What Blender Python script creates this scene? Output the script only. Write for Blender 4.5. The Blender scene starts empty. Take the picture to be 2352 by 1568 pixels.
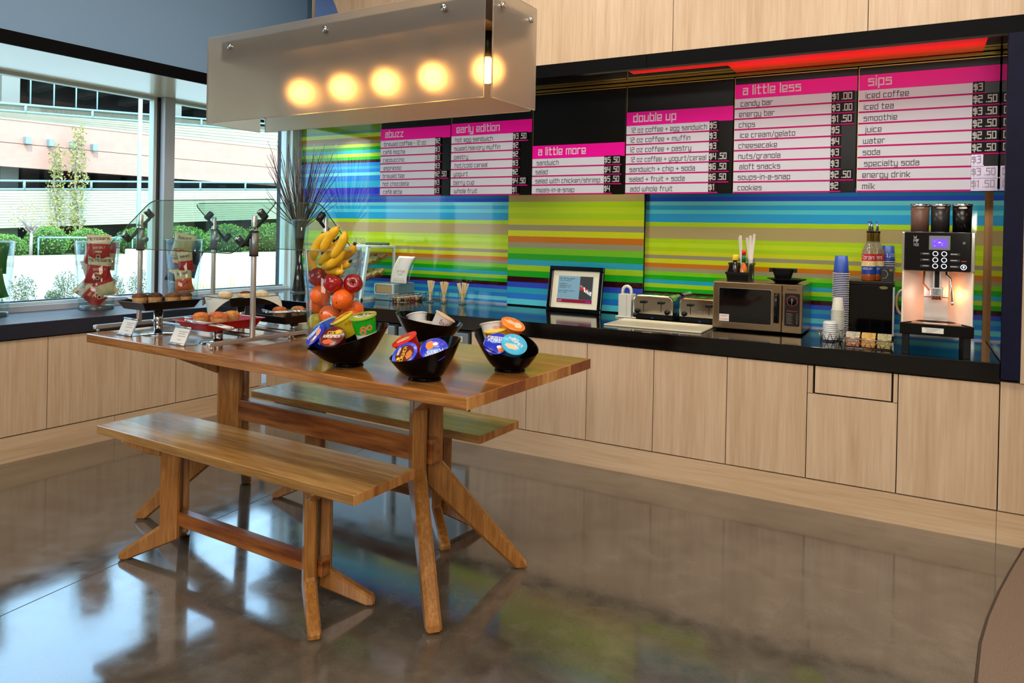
import bpy, bmesh, math, random
from math import sin, cos, pi, radians, sqrt, hypot, atan2
from mathutils import Vector, Matrix
random.seed(7)
SC = bpy.context.scene
COL = SC.collection

# ------------------------------------------------------------------ camera
F_PX = 1662.77
YAW, PITCH, ROLL = 0.5092, 0.0058, 0.0201
CAM = Vector((4.8887, -4.4112, 1.5305))
def make_camera():
    fw = Vector((-sin(YAW), cos(YAW), 0)); rt = Vector((cos(YAW), sin(YAW), 0)); up = Vector((0, 0, 1))
    fw2 = fw*cos(PITCH) - up*sin(PITCH); up2 = up*cos(PITCH) + fw*sin(PITCH)
    r3 = rt*cos(ROLL) + up2*sin(ROLL); u3 = up2*cos(ROLL) - rt*sin(ROLL)
    cd = bpy.data.cameras.new('camera'); cd.sensor_width = 36; cd.lens = F_PX/2352*36
    cd.shift_y = -(784-541.57)/2352; cd.clip_start = 0.05; cd.clip_end = 300
    co = bpy.data.objects.new('camera', cd); COL.objects.link(co)
    m = Matrix((r3, u3, -fw2)).transposed().to_4x4(); m.translation = CAM
    co.matrix_world = m; SC.camera = co
make_camera()

# ------------------------------------------------------------------ world, sun, room and fill lights, exposure
W = bpy.data.worlds.new('world'); SC.world = W; W.use_nodes = True
wn_ = W.node_tree.nodes; wl_ = W.node_tree.links
bg = wn_['Background']
tc = wn_.new('ShaderNodeTexCoord'); sx = wn_.new('ShaderNodeSeparateXYZ'); rp = wn_.new('ShaderNodeValToRGB')
wl_.new(tc.outputs['Generated'], sx.inputs[0]); wl_.new(sx.outputs['Z'], rp.inputs[0]); wl_.new(rp.outputs[0], bg.inputs[0])
rp.color_ramp.elements[0].position = 0.0; rp.color_ramp.elements[0].color = (0.50, 0.54, 0.58, 1)
rp.color_ramp.elements[1].position = 0.8; rp.color_ramp.elements[1].color = (0.30, 0.60, 1.15, 1)
e_ = rp.color_ramp.elements.new(0.30); e_.color = (0.60, 0.90, 1.32, 1)
bg.inputs[1].default_value = 5.2
def light(name, kind, loc, energy, color=(1, 1, 1), target=None, **kw):
    d = bpy.data.lights.new(name, kind); d.energy = energy; d.color = color
    for k, v in kw.items(): setattr(d, k, v)
    o = bpy.data.objects.new(name, d); COL.objects.link(o); o.location = loc
    if target is not None:
        o.rotation_euler = (Vector(target)-Vector(loc)).to_track_quat('-Z', 'Y').to_euler()
    return o
light('sun', 'SUN', (10, -6, 20), 4.2, (1.0, 0.93, 0.82), target=(10-8, -6+5.5, 20-10), angle=0.01)
for i, (x, y) in enumerate([(2.6, -1.6), (4.9, -1.7), (2.2, -4.6), (5.2, -5.0)]):
    light('ceiling_fill_light', 'AREA', (x, y, 3.93), 52, (1.0, 0.92, 0.80), target=(x, y, 0), shape='RECTANGLE', size=1.2, size_y=1.2)  # unseen area lamps added under the ceiling for soft top light
light('front_fill_light', 'AREA', (5.0, -8.0, 3.4), 165, (1.0, 0.95, 0.88), target=(3.0, 0, 1.0), shape='RECTANGLE', size=5.5, size_y=1.0)  # unseen fill behind the camera, added to light the room evenly
for i, x in enumerate([.15, 1.3, 2.75, 4.2, 4.95]):     # unseen fill spots added under the niche soffit to brighten the backsplash
    light('niche_fill_spot', 'SPOT', (x, 0.62, 2.56), (62, 56, 50, 50, 44)[i], (1.0, 0.90, 0.70), target=(x, 0.66, 0), spot_size=2.2, spot_blend=0.8, shadow_soft_size=0.05)
light('soffit_strip', 'AREA', (4.2, .13, 2.47), 3.2, (1.0, .80, .52), target=(4.2, .16, 3), shape='RECTANGLE', size=2.6, size_y=.05)
SC.view_settings.view_transform = 'Standard'; SC.view_settings.look = 'None'
SC.view_settings.gamma = 1.0; SC.view_settings.use_curve_mapping = False
SC.view_settings.exposure = 0.0

# ------------------------------------------------------------------ frames of reference
TX0, TY0, TTH, TZ = 3.5548, -2.3153, -0.0463, 0.9576       # dining table: front right corner, turn, top height
def TW(u, v, z=TZ):
    return Vector((TX0+u*cos(TTH)-v*sin(TTH), TY0+u*sin(TTH)+v*cos(TTH), z))
WA = -0.0585                                               # turn of the window wall
def WW(x, y, z):
    return Vector((x*cos(WA)-y*sin(WA), x*sin(WA)+y*cos(WA), z))
HC, ZW = 0.914, 0.883                                      # the two worktops

# ------------------------------------------------------------------ materials
def lin(c):
    f = lambda v: (v/255)/12.92 if v/255 <= 0.04045 else (((v/255)+0.055)/1.055)**2.4
    return (f(c[0]), f(c[1]), f(c[2]), 1)
_m = {}
def nodemat(name):
    m = bpy.data.materials.new(name); m.use_nodes = True
    return m, m.node_tree.nodes, m.node_tree.links, m.node_tree.nodes['Principled BSDF']
def M(name, c=(200, 200, 200), rough=0.5, metal=0.0, coat=0.0, spec=0.5, emit=None, es=1.0, trans=0.0, noise=0.0, ns=30, bump=0.0, sss=0.0):
    if name in _m: return _m[name]
    m, N, L, b = nodemat(name)
    b.inputs['Base Color'].default_value = lin(c); b.inputs['Roughness'].default_value = rough
    b.inputs['Metallic'].default_value = metal; b.inputs['Coat Weight'].default_value = coat
    b.inputs['Specular IOR Level'].default_value = spec; b.inputs['Transmission Weight'].default_value = trans
    if coat: b.inputs['Coat Roughness'].default_value = 0.03
    if emit: b.inputs['Emission Color'].default_value = lin(emit); b.inputs['Emission Strength'].default_value = es
    if noise or bump:
        t = N.new('ShaderNodeTexCoord'); n = N.new('ShaderNodeTexNoise'); n.inputs['Scale'].default_value = ns
        n.inputs['Detail'].default_value = 4; L.new(t.outputs['Object'], n.inputs['Vector'])
        if noise:
            r = N.new('ShaderNodeValToRGB'); l = lin(c)
            r.color_ramp.elements[0].position = .3; r.color_ramp.elements[1].position = .7
            r.color_ramp.elements[0].color = tuple(max(0, v*(1-noise)) for v in l[:3])+(1,)
            r.color_ramp.elements[1].color = tuple(min(1, v*(1+noise)) for v in l[:3])+(1,)
            L.new(n.outputs[0], r.inputs[0]); L.new(r.outputs[0], b.inputs['Base Color'])
        if bump:
            bp = N.new('ShaderNodeBump'); bp.inputs['Strength'].default_value = bump; bp.inputs['Distance'].default_value = .01
            L.new(n.outputs[0], bp.inputs['Height']); L.new(bp.outputs[0], b.inputs['Normal'])
    _m[name] = m; return m
def wood(name, dark, mid, light_, scale, rough=0.35, coat=0.0, ring=2.0, spec=0.5, bands=None):
    """grain stretched along the axis with the small scale"""
    if name in _m: return _m[name]
    m, N, L, b = nodemat(name)
    t = N.new('ShaderNodeTexCoord'); mp = N.new('ShaderNodeMapping'); mp.inputs['Scale'].default_value = scale
    L.new(t.outputs['Object'], mp.inputs[0])
    oi = N.new('ShaderNodeObjectInfo'); ad = N.new('ShaderNodeVectorMath'); ad.operation = 'ADD'
    mul = N.new('ShaderNodeVectorMath'); mul.operation = 'SCALE'; mul.inputs['Scale'].default_value = 17.0
    cx = N.new('ShaderNodeCombineXYZ'); L.new(oi.outputs['Random'], cx.inputs[0]); L.new(oi.outputs['Random'], cx.inputs[1]); L.new(oi.outputs['Random'], cx.inputs[2])
    L.new(cx.outputs[0], mul.inputs[0]); L.new(mp.outputs[0], ad.inputs[0]); L.new(mul.outputs[0], ad.inputs[1])
    n1 = N.new('ShaderNodeTexNoise'); n1.inputs['Scale'].default_value = 1.0; n1.inputs['Detail'].default_value = 2; n1.inputs['Distortion'].default_value = .4
    L.new(ad.outputs[0], n1.inputs['Vector'])
    mm = N.new('ShaderNodeMath'); mm.operation = 'MULTIPLY'; mm.inputs[1].default_value = ring*6; L.new(n1.outputs[0], mm.inputs[0])
    sn = N.new('ShaderNodeMath'); sn.operation = 'SINE'; L.new(mm.outputs[0], sn.inputs[0])
    n2 = N.new('ShaderNodeTexNoise'); n2.inputs['Scale'].default_value = 5.0; n2.inputs['Detail'].default_value = 6; L.new(ad.outputs[0], n2.inputs['Vector'])
    ma = N.new('ShaderNodeMath'); ma.operation = 'MULTIPLY_ADD'; ma.inputs[1].default_value = .22; L.new(sn.outputs[0], ma.inputs[0]); L.new(n2.outputs[0], ma.inputs[2])
    r = N.new('ShaderNodeValToRGB'); e = r.color_ramp.elements
    e[0].position = .22; e[0].color = lin(dark); e[1].position = .82; e[1].color = lin(light_)
    x = e.new(.52); x.color = lin(mid); L.new(ma.outputs[0], r.inputs[0])
    out = r.outputs[0]
    if bands:                                  # separate planks glued side by side along one axis (axis index, width)
        ax, wd = bands
        sp = N.new('ShaderNodeSeparateXYZ'); L.new(t.outputs['Object'], sp.inputs[0])
        dv = N.new('ShaderNodeMath'); dv.operation = 'DIVIDE'; dv.inputs[1].default_value = wd; L.new(sp.outputs[ax], dv.inputs[0])
        fl = N.new('ShaderNodeMath'); fl.operation = 'FLOOR'; L.new(dv.outputs[0], fl.inputs[0])
        wn = N.new('ShaderNodeTexWhiteNoise'); wn.noise_dimensions = '1D'; L.new(fl.outputs[0], wn.inputs['W'])
        hs = N.new('ShaderNodeHueSaturation'); mr = N.new('ShaderNodeMapRange'); mr.inputs['To Min'].default_value = .78; mr.inputs['To Max'].default_value = 1.18
        L.new(wn.outputs['Value'], mr.inputs['Value']); L.new(mr.outputs[0], hs.inputs['Value']); L.new(out, hs.inputs['Color']); out = hs.outputs[0]
    L.new(out, b.inputs['Base Color'])
    b.inputs['Roughness'].default_value = rough; b.inputs['Coat Weight'].default_value = coat; b.inputs['Coat Roughness'].default_value = .12
    b.inputs['Specular IOR Level'].default_value = spec
    _m[name] = m; return m
def glass(name, tint=(240, 250, 248), refl=1.0, rough=0.0):
    """thin clear sheet: tinted see-through plus a Fresnel reflection"""
    if name in _m: return _m[name]
    m, N, L, b = nodemat(name); N.remove(b)
    tr = N.new('ShaderNodeBsdfTransparent'); tr.inputs[0].default_value = lin(tint)
    gl = N.new('ShaderNodeBsdfGlossy'); gl.inputs['Roughness'].default_value = rough
    fr = N.new('ShaderNodeLayerWeight'); fr.inputs['Blend'].default_value = .5
    pw = N.new('ShaderNodeMath'); pw.operation = 'POWER'; pw.inputs[1].default_value = 5; L.new(fr.outputs['Facing'], pw.inputs[0])
    mu = N.new('ShaderNodeMath'); mu.operation = 'MULTIPLY_ADD'; mu.inputs[1].default_value = .9*refl; mu.inputs[2].default_value = .04*refl; mu.use_clamp = True
    mx = N.new('ShaderNodeMixShader'); L.new(pw.outputs[0], mu.inputs[0]); L.new(mu.outputs[0], mx.inputs[0])
    L.new(tr.outputs[0], mx.inputs[1]); L.new(gl.outputs[0], mx.inputs[2]); L.new(mx.outputs[0], N['Material Output'].inputs[0])
    _m[name] = m; return m
def concrete():
    m, N, L, b = nodemat('polished_concrete')
    t = N.new('ShaderNodeTexCoord')
    def noise(s, d, dist=0):
        n = N.new('ShaderNodeTexNoise'); n.inputs['Scale'].default_value = s; n.inputs['Detail'].default_value = d; n.inputs['Distortion'].default_value = dist
        L.new(t.outputs['Object'], n.inputs['Vector']); return n
    a = noise(1.1, 6, .6); c = noise(9, 6, .3); f = noise(160, 2)
    m1 = N.new('ShaderNodeMix'); m1.inputs[0].default_value = .35; L.new(a.outputs[0], m1.inputs[2]); L.new(c.outputs[0], m1.inputs[3])
    m2 = N.new('ShaderNodeMix'); m2.inputs[0].default_value = .12; L.new(m1.outputs[0], m2.inputs[2]); L.new(f.outputs[0], m2.inputs[3])
    r = N.new('ShaderNodeValToRGB'); e = r.color_ramp.elements
    e[0].position = .36; e[0].color = lin((60, 54, 47)); e[1].position = .64; e[1].color = lin((108, 99, 87))
    x = e.new(.5); x.color = lin((85, 78, 68)); L.new(m2.outputs[0], r.inputs[0]); L.new(r.outputs[0], b.inputs['Base Color'])
    rr = N.new('ShaderNodeMapRange'); rr.inputs['From Min'].default_value = .3; rr.inputs['From Max'].default_value = .7
    rr.inputs['To Min'].default_value = .07; rr.inputs['To Max'].default_value = .19; L.new(c.outputs[0], rr.inputs['Value']); L.new(rr.outputs[0], b.inputs['Roughness'])
    b.inputs['Specular IOR Level'].default_value = .6; b.inputs['Coat Weight'].default_value = .75; b.inputs['Coat IOR'].default_value = 1.55; b.inputs['Coat Roughness'].default_value = .085
    return m

ply = lambda: wood('beech_plywood', (186, 156, 124), (198, 168, 137), (209, 182, 152), (16, 16, .7), .42, 0, .9)
plyh = lambda: wood('beech_plywood_horizontal', (188, 157, 122), (200, 169, 135), (210, 181, 149), (.7, .7, 16), .42, 0, .9)
oak_top = lambda: wood('oak_table_top', (132, 80, 34), (158, 102, 48), (180, 126, 66), (1.6, 26, 26), .16, .5, 1.2, bands=(1, .097))
oak_bench = lambda: wood('oak_bench_top', (142, 100, 50), (164, 122, 68), (182, 142, 88), (1.6, 26, 26), .2, .35, 1.2, bands=(1, .115))
oak_v = lambda: wood('oak_leg', (144, 92, 38), (170, 116, 54), (192, 142, 78), (22, 22, 2.0), .3, .2, 1.6)
BLK = M('black_plastic', (8, 8, 9), .4, spec=.25)
GLB = M('gloss_black', (5, 5, 7), .07, spec=.35)
STEEL = M('brushed_steel', (206, 207, 208), .30, .8)
CHROME = M('chrome', (205, 207, 208), .10, 1.0)
ALU = M('satin_aluminium', (176, 180, 182), .38, .9)
DARKM = M('dark_metal', (52, 54, 57), .35, .8)
WHITE = M('white_plastic', (228, 228, 224), .4)
PAPER = M('white_paper', (224, 222, 214), .8)
INK = M('dark_ink', (44, 40, 44), .7)
WIRE = M('steel_wire', (150, 148, 140), .3, .9)
GLASS = glass('clear_glass')

# ------------------------------------------------------------------ mesh building
class MB:
    def __init__(s):
        s.v = []; s.f = []; s.fm = []; s.fs = []; s.mats = []; s.T = Matrix.Identity(4)
    def mi(s, m):
        if m not in s.mats: s.mats.append(m)
        return s.mats.index(m)
    def add(s, vs, fs, m, smooth=False):
        b = len(s.v); k = s.mi(m)
        s.v += [tuple(s.T @ Vector(p)) for p in vs]
        for f in fs: s.f.append([b+i for i in f]); s.fm.append(k); s.fs.append(smooth)
    def box(s, x0, x1, y0, y1, z0, z1, m):
        x0, x1 = min(x0, x1), max(x0, x1); y0, y1 = min(y0, y1), max(y0, y1); z0, z1 = min(z0, z1), max(z0, z1)
        s.add([(x0,y0,z0),(x1,y0,z0),(x1,y1,z0),(x0,y1,z0),(x0,y0,z1),(x1,y0,z1),(x1,y1,z1),(x0,y1,z1)],
              [(0,3,2,1),(4,5,6,7),(0,1,5,4),(1,2,6,5),(2,3,7,6),(3,0,4,7)], m)
        return s
    def hexa(s, p, m):     # 8 corners, bottom ring then top ring
        s.add(p, [(0,3,2,1),(4,5,6,7),(0,1,5,4),(1,2,6,5),(2,3,7,6),(3,0,4,7)], m); return s
    def prism(s, poly, y0, y1, m, axis='y'):
        """polygon (a,b) pushed from y0 to y1; axis y: (x,z), axis x: (y,z), axis z: (x,y)"""
        n = len(poly)
        P = {'y': lambda a, b, t: (a, t, b), 'x': lambda a, b, t: (t, a, b), 'z': lambda a, b, t: (a, b, t)}[axis]
        vs = [P(a, b, y0) for a, b in poly] + [P(a, b, y1) for a, b in poly]
        s.add(vs, [list(range(n)), list(range(2*n-1, n-1, -1))] + [(i, i+n, (i+1) % n+n, (i+1) % n) for i in range(n)], m); return s
    def quad(s, a, b, c, d, m): s.add([a, b, c, d], [(0, 1, 2, 3)], m); return s
    def lathe(s, prof, m, n=24, c=(0, 0, 0), smooth=True, cap0=True, cap1=True, sx=1, sy=1):
        vs = []; fs = []; k = len(prof)
        for r, z in prof:
            for i in range(n):
                a = 2*pi*i/n; vs.append((c[0]+r*cos(a)*sx, c[1]+r*sin(a)*sy, c[2]+z))
        for j in range(k-1):
            for i in range(n):
                i2 = (i+1) % n; fs.append((j*n+i, j*n+i2, (j+1)*n+i2, (j+1)*n+i))
        s.add(vs, fs, m, smooth)
        b = len(s.v)-len(vs); kk = s.mi(m)
        if cap0 and prof[0][0] > 1e-5: s.f.append([b+i for i in range(n-1, -1, -1)]); s.fm.append(kk); s.fs.append(False)
        if cap1 and prof[-1][0] > 1e-5: s.f.append([b+(k-1)*n+i for i in range(n)]); s.fm.append(kk); s.fs.append(False)
        return s
    def cyl(s, x, y, z0, z1, r, m, n=20, r1=None):
        return s.lathe([(r, z0), (r if r1 is None else r1, z1)], m, n, (x, y, 0))
    def sphere(s, c, r, m, n=16, k=10, sz=(1, 1, 1)):
        prof = [(r*sin(pi*i/k), -r*cos(pi*i/k)*sz[2]) for i in range(k+1)]
        prof[0] = (1e-6, prof[0][1]); prof[-1] = (1e-6, prof[-1][1])
        return s.lathe(prof, m, n, c, True, False, False, sz[0], sz[1])
    def tube(s, pts, r, m, n=8, closed=False, radii=None):
        pts = [Vector(p) for p in pts]; k = len(pts); vs = []; fs = []
        up = Vector((0, 0, 1)); prev = None
        for i, p in enumerate(pts):
            a = pts[(i-1) % k] if (i > 0 or closed) else p
            b = pts[(i+1) % k] if (i < k-1 or closed) else p
            d = (b-a).normalized() if (b-a).length > 1e-9 else Vector((0, 0, 1))
            if prev is None:
                q = up.cross(d)
                if q.length < 1e-3: q = Vector((1, 0, 0)).cross(d)
                q.normalize()
            else:
                q = prev - d*prev.dot(d)
                q.normalize()
            prev = q; w = d.cross(q); rr = radii[i] if radii else r
            for j in range(n):
                t = 2*pi*j/n; vs.append(p+q*(rr*cos(t))+w*(rr*sin(t)))
        rng = k if closed else k-1
        for i in range(rng):
            i2 = (i+1) % k
            for j in range(n):
                j2 = (j+1) % n; fs.append((i*n+j, i*n+j2, i2*n+j2, i2*n+j))
        if not closed: fs += [list(range(n-1, -1, -1)), [(k-1)*n+j for j in range(n)]]
        s.add(vs, fs, m, n > 4); return s
    def rod(s, a, b, r, m, n=10): return s.tube([a, b], r, m, n)
    def grid(s, fn, nx, ny, m, smooth=True):
        vs = [fn(i/nx, j/ny) for j in range(ny+1) for i in range(nx+1)]
        k = nx+1
        mf = m if callable(m) else (lambda u, v: m)
        b = len(s.v); s.v += [tuple(s.T @ Vector(p)) for p in vs]
        for j in range(ny):
            for i in range(nx):
                s.f.append([b+j*k+i, b+j*k+i+1, b+(j+1)*k+i+1, b+(j+1)*k+i]); s.fm.append(s.mi(mf((i+.5)/nx, (j+.5)/ny))); s.fs.append(smooth)
        return s
    def build(s, name, parent=None, bevel=0, seg=2, loc=None, rot=None, thick=0):
        me = bpy.data.meshes.new(name); me.from_pydata(s.v, [], s.f); me.update()
        for m in s.mats: me.materials.append(m)
        me.polygons.foreach_set('material_index', s.fm); me.polygons.foreach_set('use_smooth', s.fs); me.update()
        o = bpy.data.objects.new(name, me); COL.objects.link(o)
        if parent: o.parent = parent
        if loc is not None: o.location = loc
        if rot is not None: o.rotation_euler = rot
        if thick:
            md = o.modifiers.new('solid', 'SOLIDIFY'); md.thickness = thick; md.offset = 0
        if bevel:
            md = o.modifiers.new('bevel', 'BEVEL'); md.width = bevel; md.segments = seg; md.limit_method = 'ANGLE'; md.angle_limit = radians(40)
        return o
def tag(o, label=None, cat=None, group=None, kind=None):
    if label: o['label'] = label
    if cat: o['category'] = cat
    if group: o['group'] = group
    if kind: o['kind'] = kind
    return o
def thing(name, label, cat, loc=(0, 0, 0), rot=0, group=None):
    o = bpy.data.objects.new(name, None); COL.objects.link(o); o.empty_display_size = .05
    o.location = loc; o.rotation_euler = rot if isinstance(rot, (tuple, list)) or hasattr(rot, 'x') else (0, 0, rot)
    return tag(o, label, cat, group)
def struct(mb, name, bevel=0, **k):
    o = mb.build(name, None, bevel, **k); o['kind'] = 'structure'; return o
def dup(src, loc, rot, label, group=None):
    c = src.copy(); COL.objects.link(c); c.location = loc; c.rotation_euler = rot if isinstance(rot, tuple) else (0, 0, rot); c['label'] = label
    if group: c['group'] = group
    for ch in list(src.children):
        d = ch.copy(); COL.objects.link(d); d.parent = c
        for g in list(ch.children):
            e = g.copy(); COL.objects.link(e); e.parent = d
    return c

# ------------------------------------------------------------------ square stroke lettering
G = {'a':'05 45 40 00 03 43','b':'07 00 40 45 05','c':'45 05 00 40','d':'47 40 00 05 45','e':'40 00 05 45 42 02','f':'37 17 10;05 35','g':'4a 0a;4a 45 05 00 40',
'h':'07 00;05 45 40','i':'00 05;07 07','j':'0a 1a 15;17 17','k':'07 00;02 12 45;12 40','l':'07 00','m':'00 05 65 60;35 30','n':'00 05 45 40','o':'00 05 45 40 00',
'p':'0a 05 45 40 00','q':'4a 45 05 00 40','r':'00 05 35','s':'45 05 03 43 40 00','t':'17 10 30;05 35','u':'05 00 40 45','v':'05 20 45','w':'05 00 60 65;35 30',
'x':'05 40;45 00','y':'05 00 40;45 4a 0a','z':'05 45 00 40','0':'00 07 47 40 00','1':'06 17 10','2':'07 47 44 04 00 40','3':'07 47 40 00;14 44','4':'07 03 43;47 40',
'5':'47 07 04 44 40 00','6':'47 07 00 40 44 04','7':'07 47 40','8':'00 07 47 40 00;04 44','9':'44 04 07 47 40 00','$':'46 06 04 44 41 01;27 2b','.':'00 00','+':'03 43;21 25',
'/':'0b 37','-':'03 23','!':'07 02;00 00','A':'00 07 47 40;03 43','B':'00 07 37 34 04;34 44 40 00','C':'47 07 00 40','D':'00 07 37 45 42 30 00','E':'47 07 00 40;04 34',
'F':'47 07 00;04 34','G':'47 07 00 40 43 23','H':'07 00;47 40;04 44','I':'00 07','J':'47 40 00 02','K':'07 00;47 14 40;04 14','L':'07 00 40','M':'00 07 34 67 60',
'N':'00 07 40 47','O':'00 07 47 40 00','P':'00 07 47 44 04','Q':'00 07 47 40 00;22 5b','R':'00 07 47 44 04;24 40','S':'47 07 04 44 40 00','T':'07 47;27 20','U':'07 00 40 47',
'V':'07 20 47','W':'07 10 34 50 67','X':'00 47;07 40','Y':'07 24 47;24 20','Z':'07 47 00 40',':':'01 01;04 04','é':'40 00 05 45 42 02;26 37','&':'47 07 40;07 00 30 43'}
YC = {'a': -2, 'b': -1}
def glyph(ch):
    out = []; w = 0
    for pl in G[ch].split(';'):
        pts = [(int(q[0]), YC[q[1]] if q[1] in YC else int(q[1])) for q in pl.split()]
        w = max(w, max(p[0] for p in pts)); out.append(pts)
    return out, w
def text_width(s, h, gap=2.1):
    u = h/7; w = 0
    for ch in s: w += 3.2 if ch == ' ' or ch not in G else glyph(ch)[1]+gap
    return w*u
def text(mb, s, o, r, up, h, m_ink, wt=.9, slant=0, squeeze=1, center=False, lift=0.0006, gap=2.1, fit=None):
    """flat lettering: o = baseline left, r/up = directions, h = capital height"""
    o = Vector(o); r = Vector(r).normalized(); up = Vector(up).normalized(); nrm = r.cross(up)*lift
    W_ = text_width(s, h, gap)*squeeze
    if fit and W_ > fit: squeeze *= fit/W_; W_ = fit
    u = h/7; x = 0
    if center: o = o - r*(W_/2)
    for ch in s:
        if ch == ' ' or ch not in G: x += 3.2; continue
        pls, w = glyph(ch)
        for pi_, pts in enumerate(pls):
            P = [Vector((a, b)) for a, b in pts]
            if len(P) == 2 and (P[0]-P[1]).length < 1e-6: P = P[:1]
            if len(P) == 1: P = [P[0]-Vector((wt/2, 0)), P[0]+Vector((wt/2, 0))]; ext = 0
            else: ext = wt/2
            closed = (P[0]-P[-1]).length < 1e-6
            if closed: P = P[:-1]
            n = len(P); L_ = []; ring = []
            for i in range(n):
                d0 = (P[i]-P[i-1]).normalized() if (i > 0 or closed) else None
                d1 = (P[(i+1) % n]-P[i]).normalized() if (i < n-1 or closed) else None
                c = P[i]
                if d0 is None: d0 = d1; c = c-d1*ext
                elif d1 is None: d1 = d0; c = c+d0*ext
                m = (d0+d1)
                m = d0 if m.length < 1e-3 else m.normalized()
                k = min(2.0, 1/max(.35, m.dot(d1)))*wt/2
                nn = Vector((-m.y, m.x))*k; ring.append((c+nn, c-nn))
            if closed: ring.append(ring[0])
            vs = []
            for i, (a, b) in enumerate(ring):
                lf = nrm*(1+.05*i+.22*pi_) if lift else nrm
                for p in (a, b): vs.append(o+r*((x+p.x+p.y*slant)*u*squeeze)+up*(p.y*u)+lf)
            mb.add(vs, [(2*i, 2*i+1, 2*i+3, 2*i+2) for i in range(len(ring)-1)], m_ink)
        x += w+gap
    return W_
def disc(mb, c, r, m, n=20, nrm='z', rx=None):
    c = Vector(c); rx = rx or r
    vs = []
    for i in range(n):
        a = 2*pi*i/n; p = {'z': (rx*cos(a), r*sin(a), 0), 'y': (rx*cos(a), 0, r*sin(a)), 'x': (0, rx*cos(a), r*sin(a))}[nrm]
        vs.append(c+Vector(p))
    f = list(range(n))
    if nrm == 'y': f = f[::-1] if False else f
    mb.add(vs, [f], m)
def leaves(mb, c, rad, n, size, mats, rnd, shell=.55, aspect=2.0):
    c = Vector(c)
    for _ in range(n):
        while True:
            p = Vector((rnd.uniform(-1, 1), rnd.uniform(-1, 1), rnd.uniform(-1, 1)))
            if shell*shell < p.length_squared < 1: break
        q = c+Vector((p.x*rad[0], p.y*rad[1], p.z*rad[2]))
        a = Vector((rnd.gauss(0, 1), rnd.gauss(0, 1), rnd.gauss(0, 1)+.4)).normalized(); b = a.cross(Vector((rnd.gauss(0, 1), rnd.gauss(0, 1), rnd.gauss(0, 1)))).normalized()
        l = size*rnd.uniform(.6, 1.3)
        mb.add([q-a*l*.5, q+b*l*.5/aspect, q+a*l*.5, q-b*l*.5/aspect], [(0, 1, 2, 3)], rnd.choice(mats))
# ================================================================== THE SETTING
FLOOR_M = concrete()
mb = MB(); mb.box(-.75, 9, -9, .95, -.1, 0, FLOOR_M); struct(mb, 'floor')
mb = MB(); s_ = M('floor_joint', (48, 42, 36), .5)
def strip(a, b, w=.006):
    a, b = Vector(a), Vector(b); d = (b-a).normalized(); n = Vector((-d.y, d.x, 0))*w/2
    mb.quad(a-n, b-n, b+n, a+n, s_)
strip((1.84, -3.2, .0006), (1.67, -1.172, .0006), .004); strip((1.67, -1.172, .0006), (1.48, .0, .0006), .004)
tag(mb.build('floor_joint_lines'), kind='structure')
CARPET = M('taupe_carpet', (128, 108, 92), .95, noise=.22, ns=220, bump=.5)
mb = MB(); arc = [(5.388, -.016), (5.299, -.357), (5.235, -.618), (5.175, -.896), (5.133, -1.139), (5.102, -1.429), (5.10, -1.8), (5.13, -2.3), (5.2, -3), (5.35, -4), (5.6, -5), (8.9, -5), (8.9, -.03)]
mb.prism(arc, .0, .009, CARPET, 'z'); struct(mb, 'floor_carpet')
mb = MB(); b_ = M('carpet_edge', (70, 56, 44), .8); mb.tube([(x, y, .004) for x, y in arc[:11]], .007, b_, 6); struct(mb, 'trim_carpet')

BLUE = M('blue_grey_paint', (122, 156, 190), .55, bump=.03, ns=60)
mb = MB(); mb.box(-.15, .216, -9.5, .22, 2.68, 4.3, BLUE)      # painted bulkhead above the window head
mb.prism([(.216, .22), (.19, .30), (.12, .36), (-.15, .36), (-.15, .22)], 2.68, 4.3, BLUE, 'z')
struct(mb, 'wall_left', rot=(0, 0, WA))
NAVY = M('recess_blue_shaded', (38, 58, 98), .6)  # darker copy of the blue paint, shade of the unlit recess in its colour
mb = MB(); mb.box(-.9, 1.5, .93, 1.05, 2.6, 4.3, NAVY); mb.box(1.40, 1.5, -.0, .95, 2.66, 4.3, NAVY); struct(mb, 'wall_recess')
PLY = ply()
mb = MB()
edge = [(.60, 3.62), (.68, 3.48), (.738, 3.371), (.768, 3.32), (.792, 3.266), (.812, 3.20), (.83, 3.1), (.84, 2.95), (.84, 2.66)]
def plyseg(x0, x1, poly=None):
    mb.prism(poly or [(x0, 2.664), (x1, 2.664), (x1, 4.2), (x0, 4.2)], -.02, .03, PLY)
plyseg(0, 0, edge+[(1.365, 2.664), (1.365, 4.2), (.2, 4.2), (.40, 3.9)])
for x0, x1 in [(1.369, 2.455), (2.459, 3.546), (3.550, 4.633), (4.637, 5.72), (5.724, 6.8), (6.804, 8.9)]: plyseg(x0, x1)
mb.box(.9, 9, .031, .08, 2.6, 4.2, M('seam_dark', (40, 22, 16), .8))
mb.box(5.277, 5.9, .0, .04, .168, .82, PLY); mb.box(5.356, 5.9, -.015, .04, .824, 2.66, PLY); mb.box(5.904, 8.9, -.015, .04, .168, 2.66, PLY)
mb.box(5.277, 9, .041, 1.0, 0, 2.7, M('seam_dark'))
struct(mb, 'wall_back')
mb = MB(); PAINT = M('warm_white_paint', (214, 204, 188), .7)
mb.box(8.9, 9.0, -9, 1.1, 0, 4.3, PAINT); struct(mb, 'wall_right')
mb = MB(); mb.box(-1.4, 9, -9.1, -9.0, 0, 4.3, PAINT); struct(mb, 'wall_rear')
mb = MB(); mb.box(-1.4, 9, -9.1, 1.1, 4.2, 4.32, M('ceiling_white', (222, 218, 210), .7)); struct(mb, 'ceiling')
PLYH = plyh()
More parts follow.
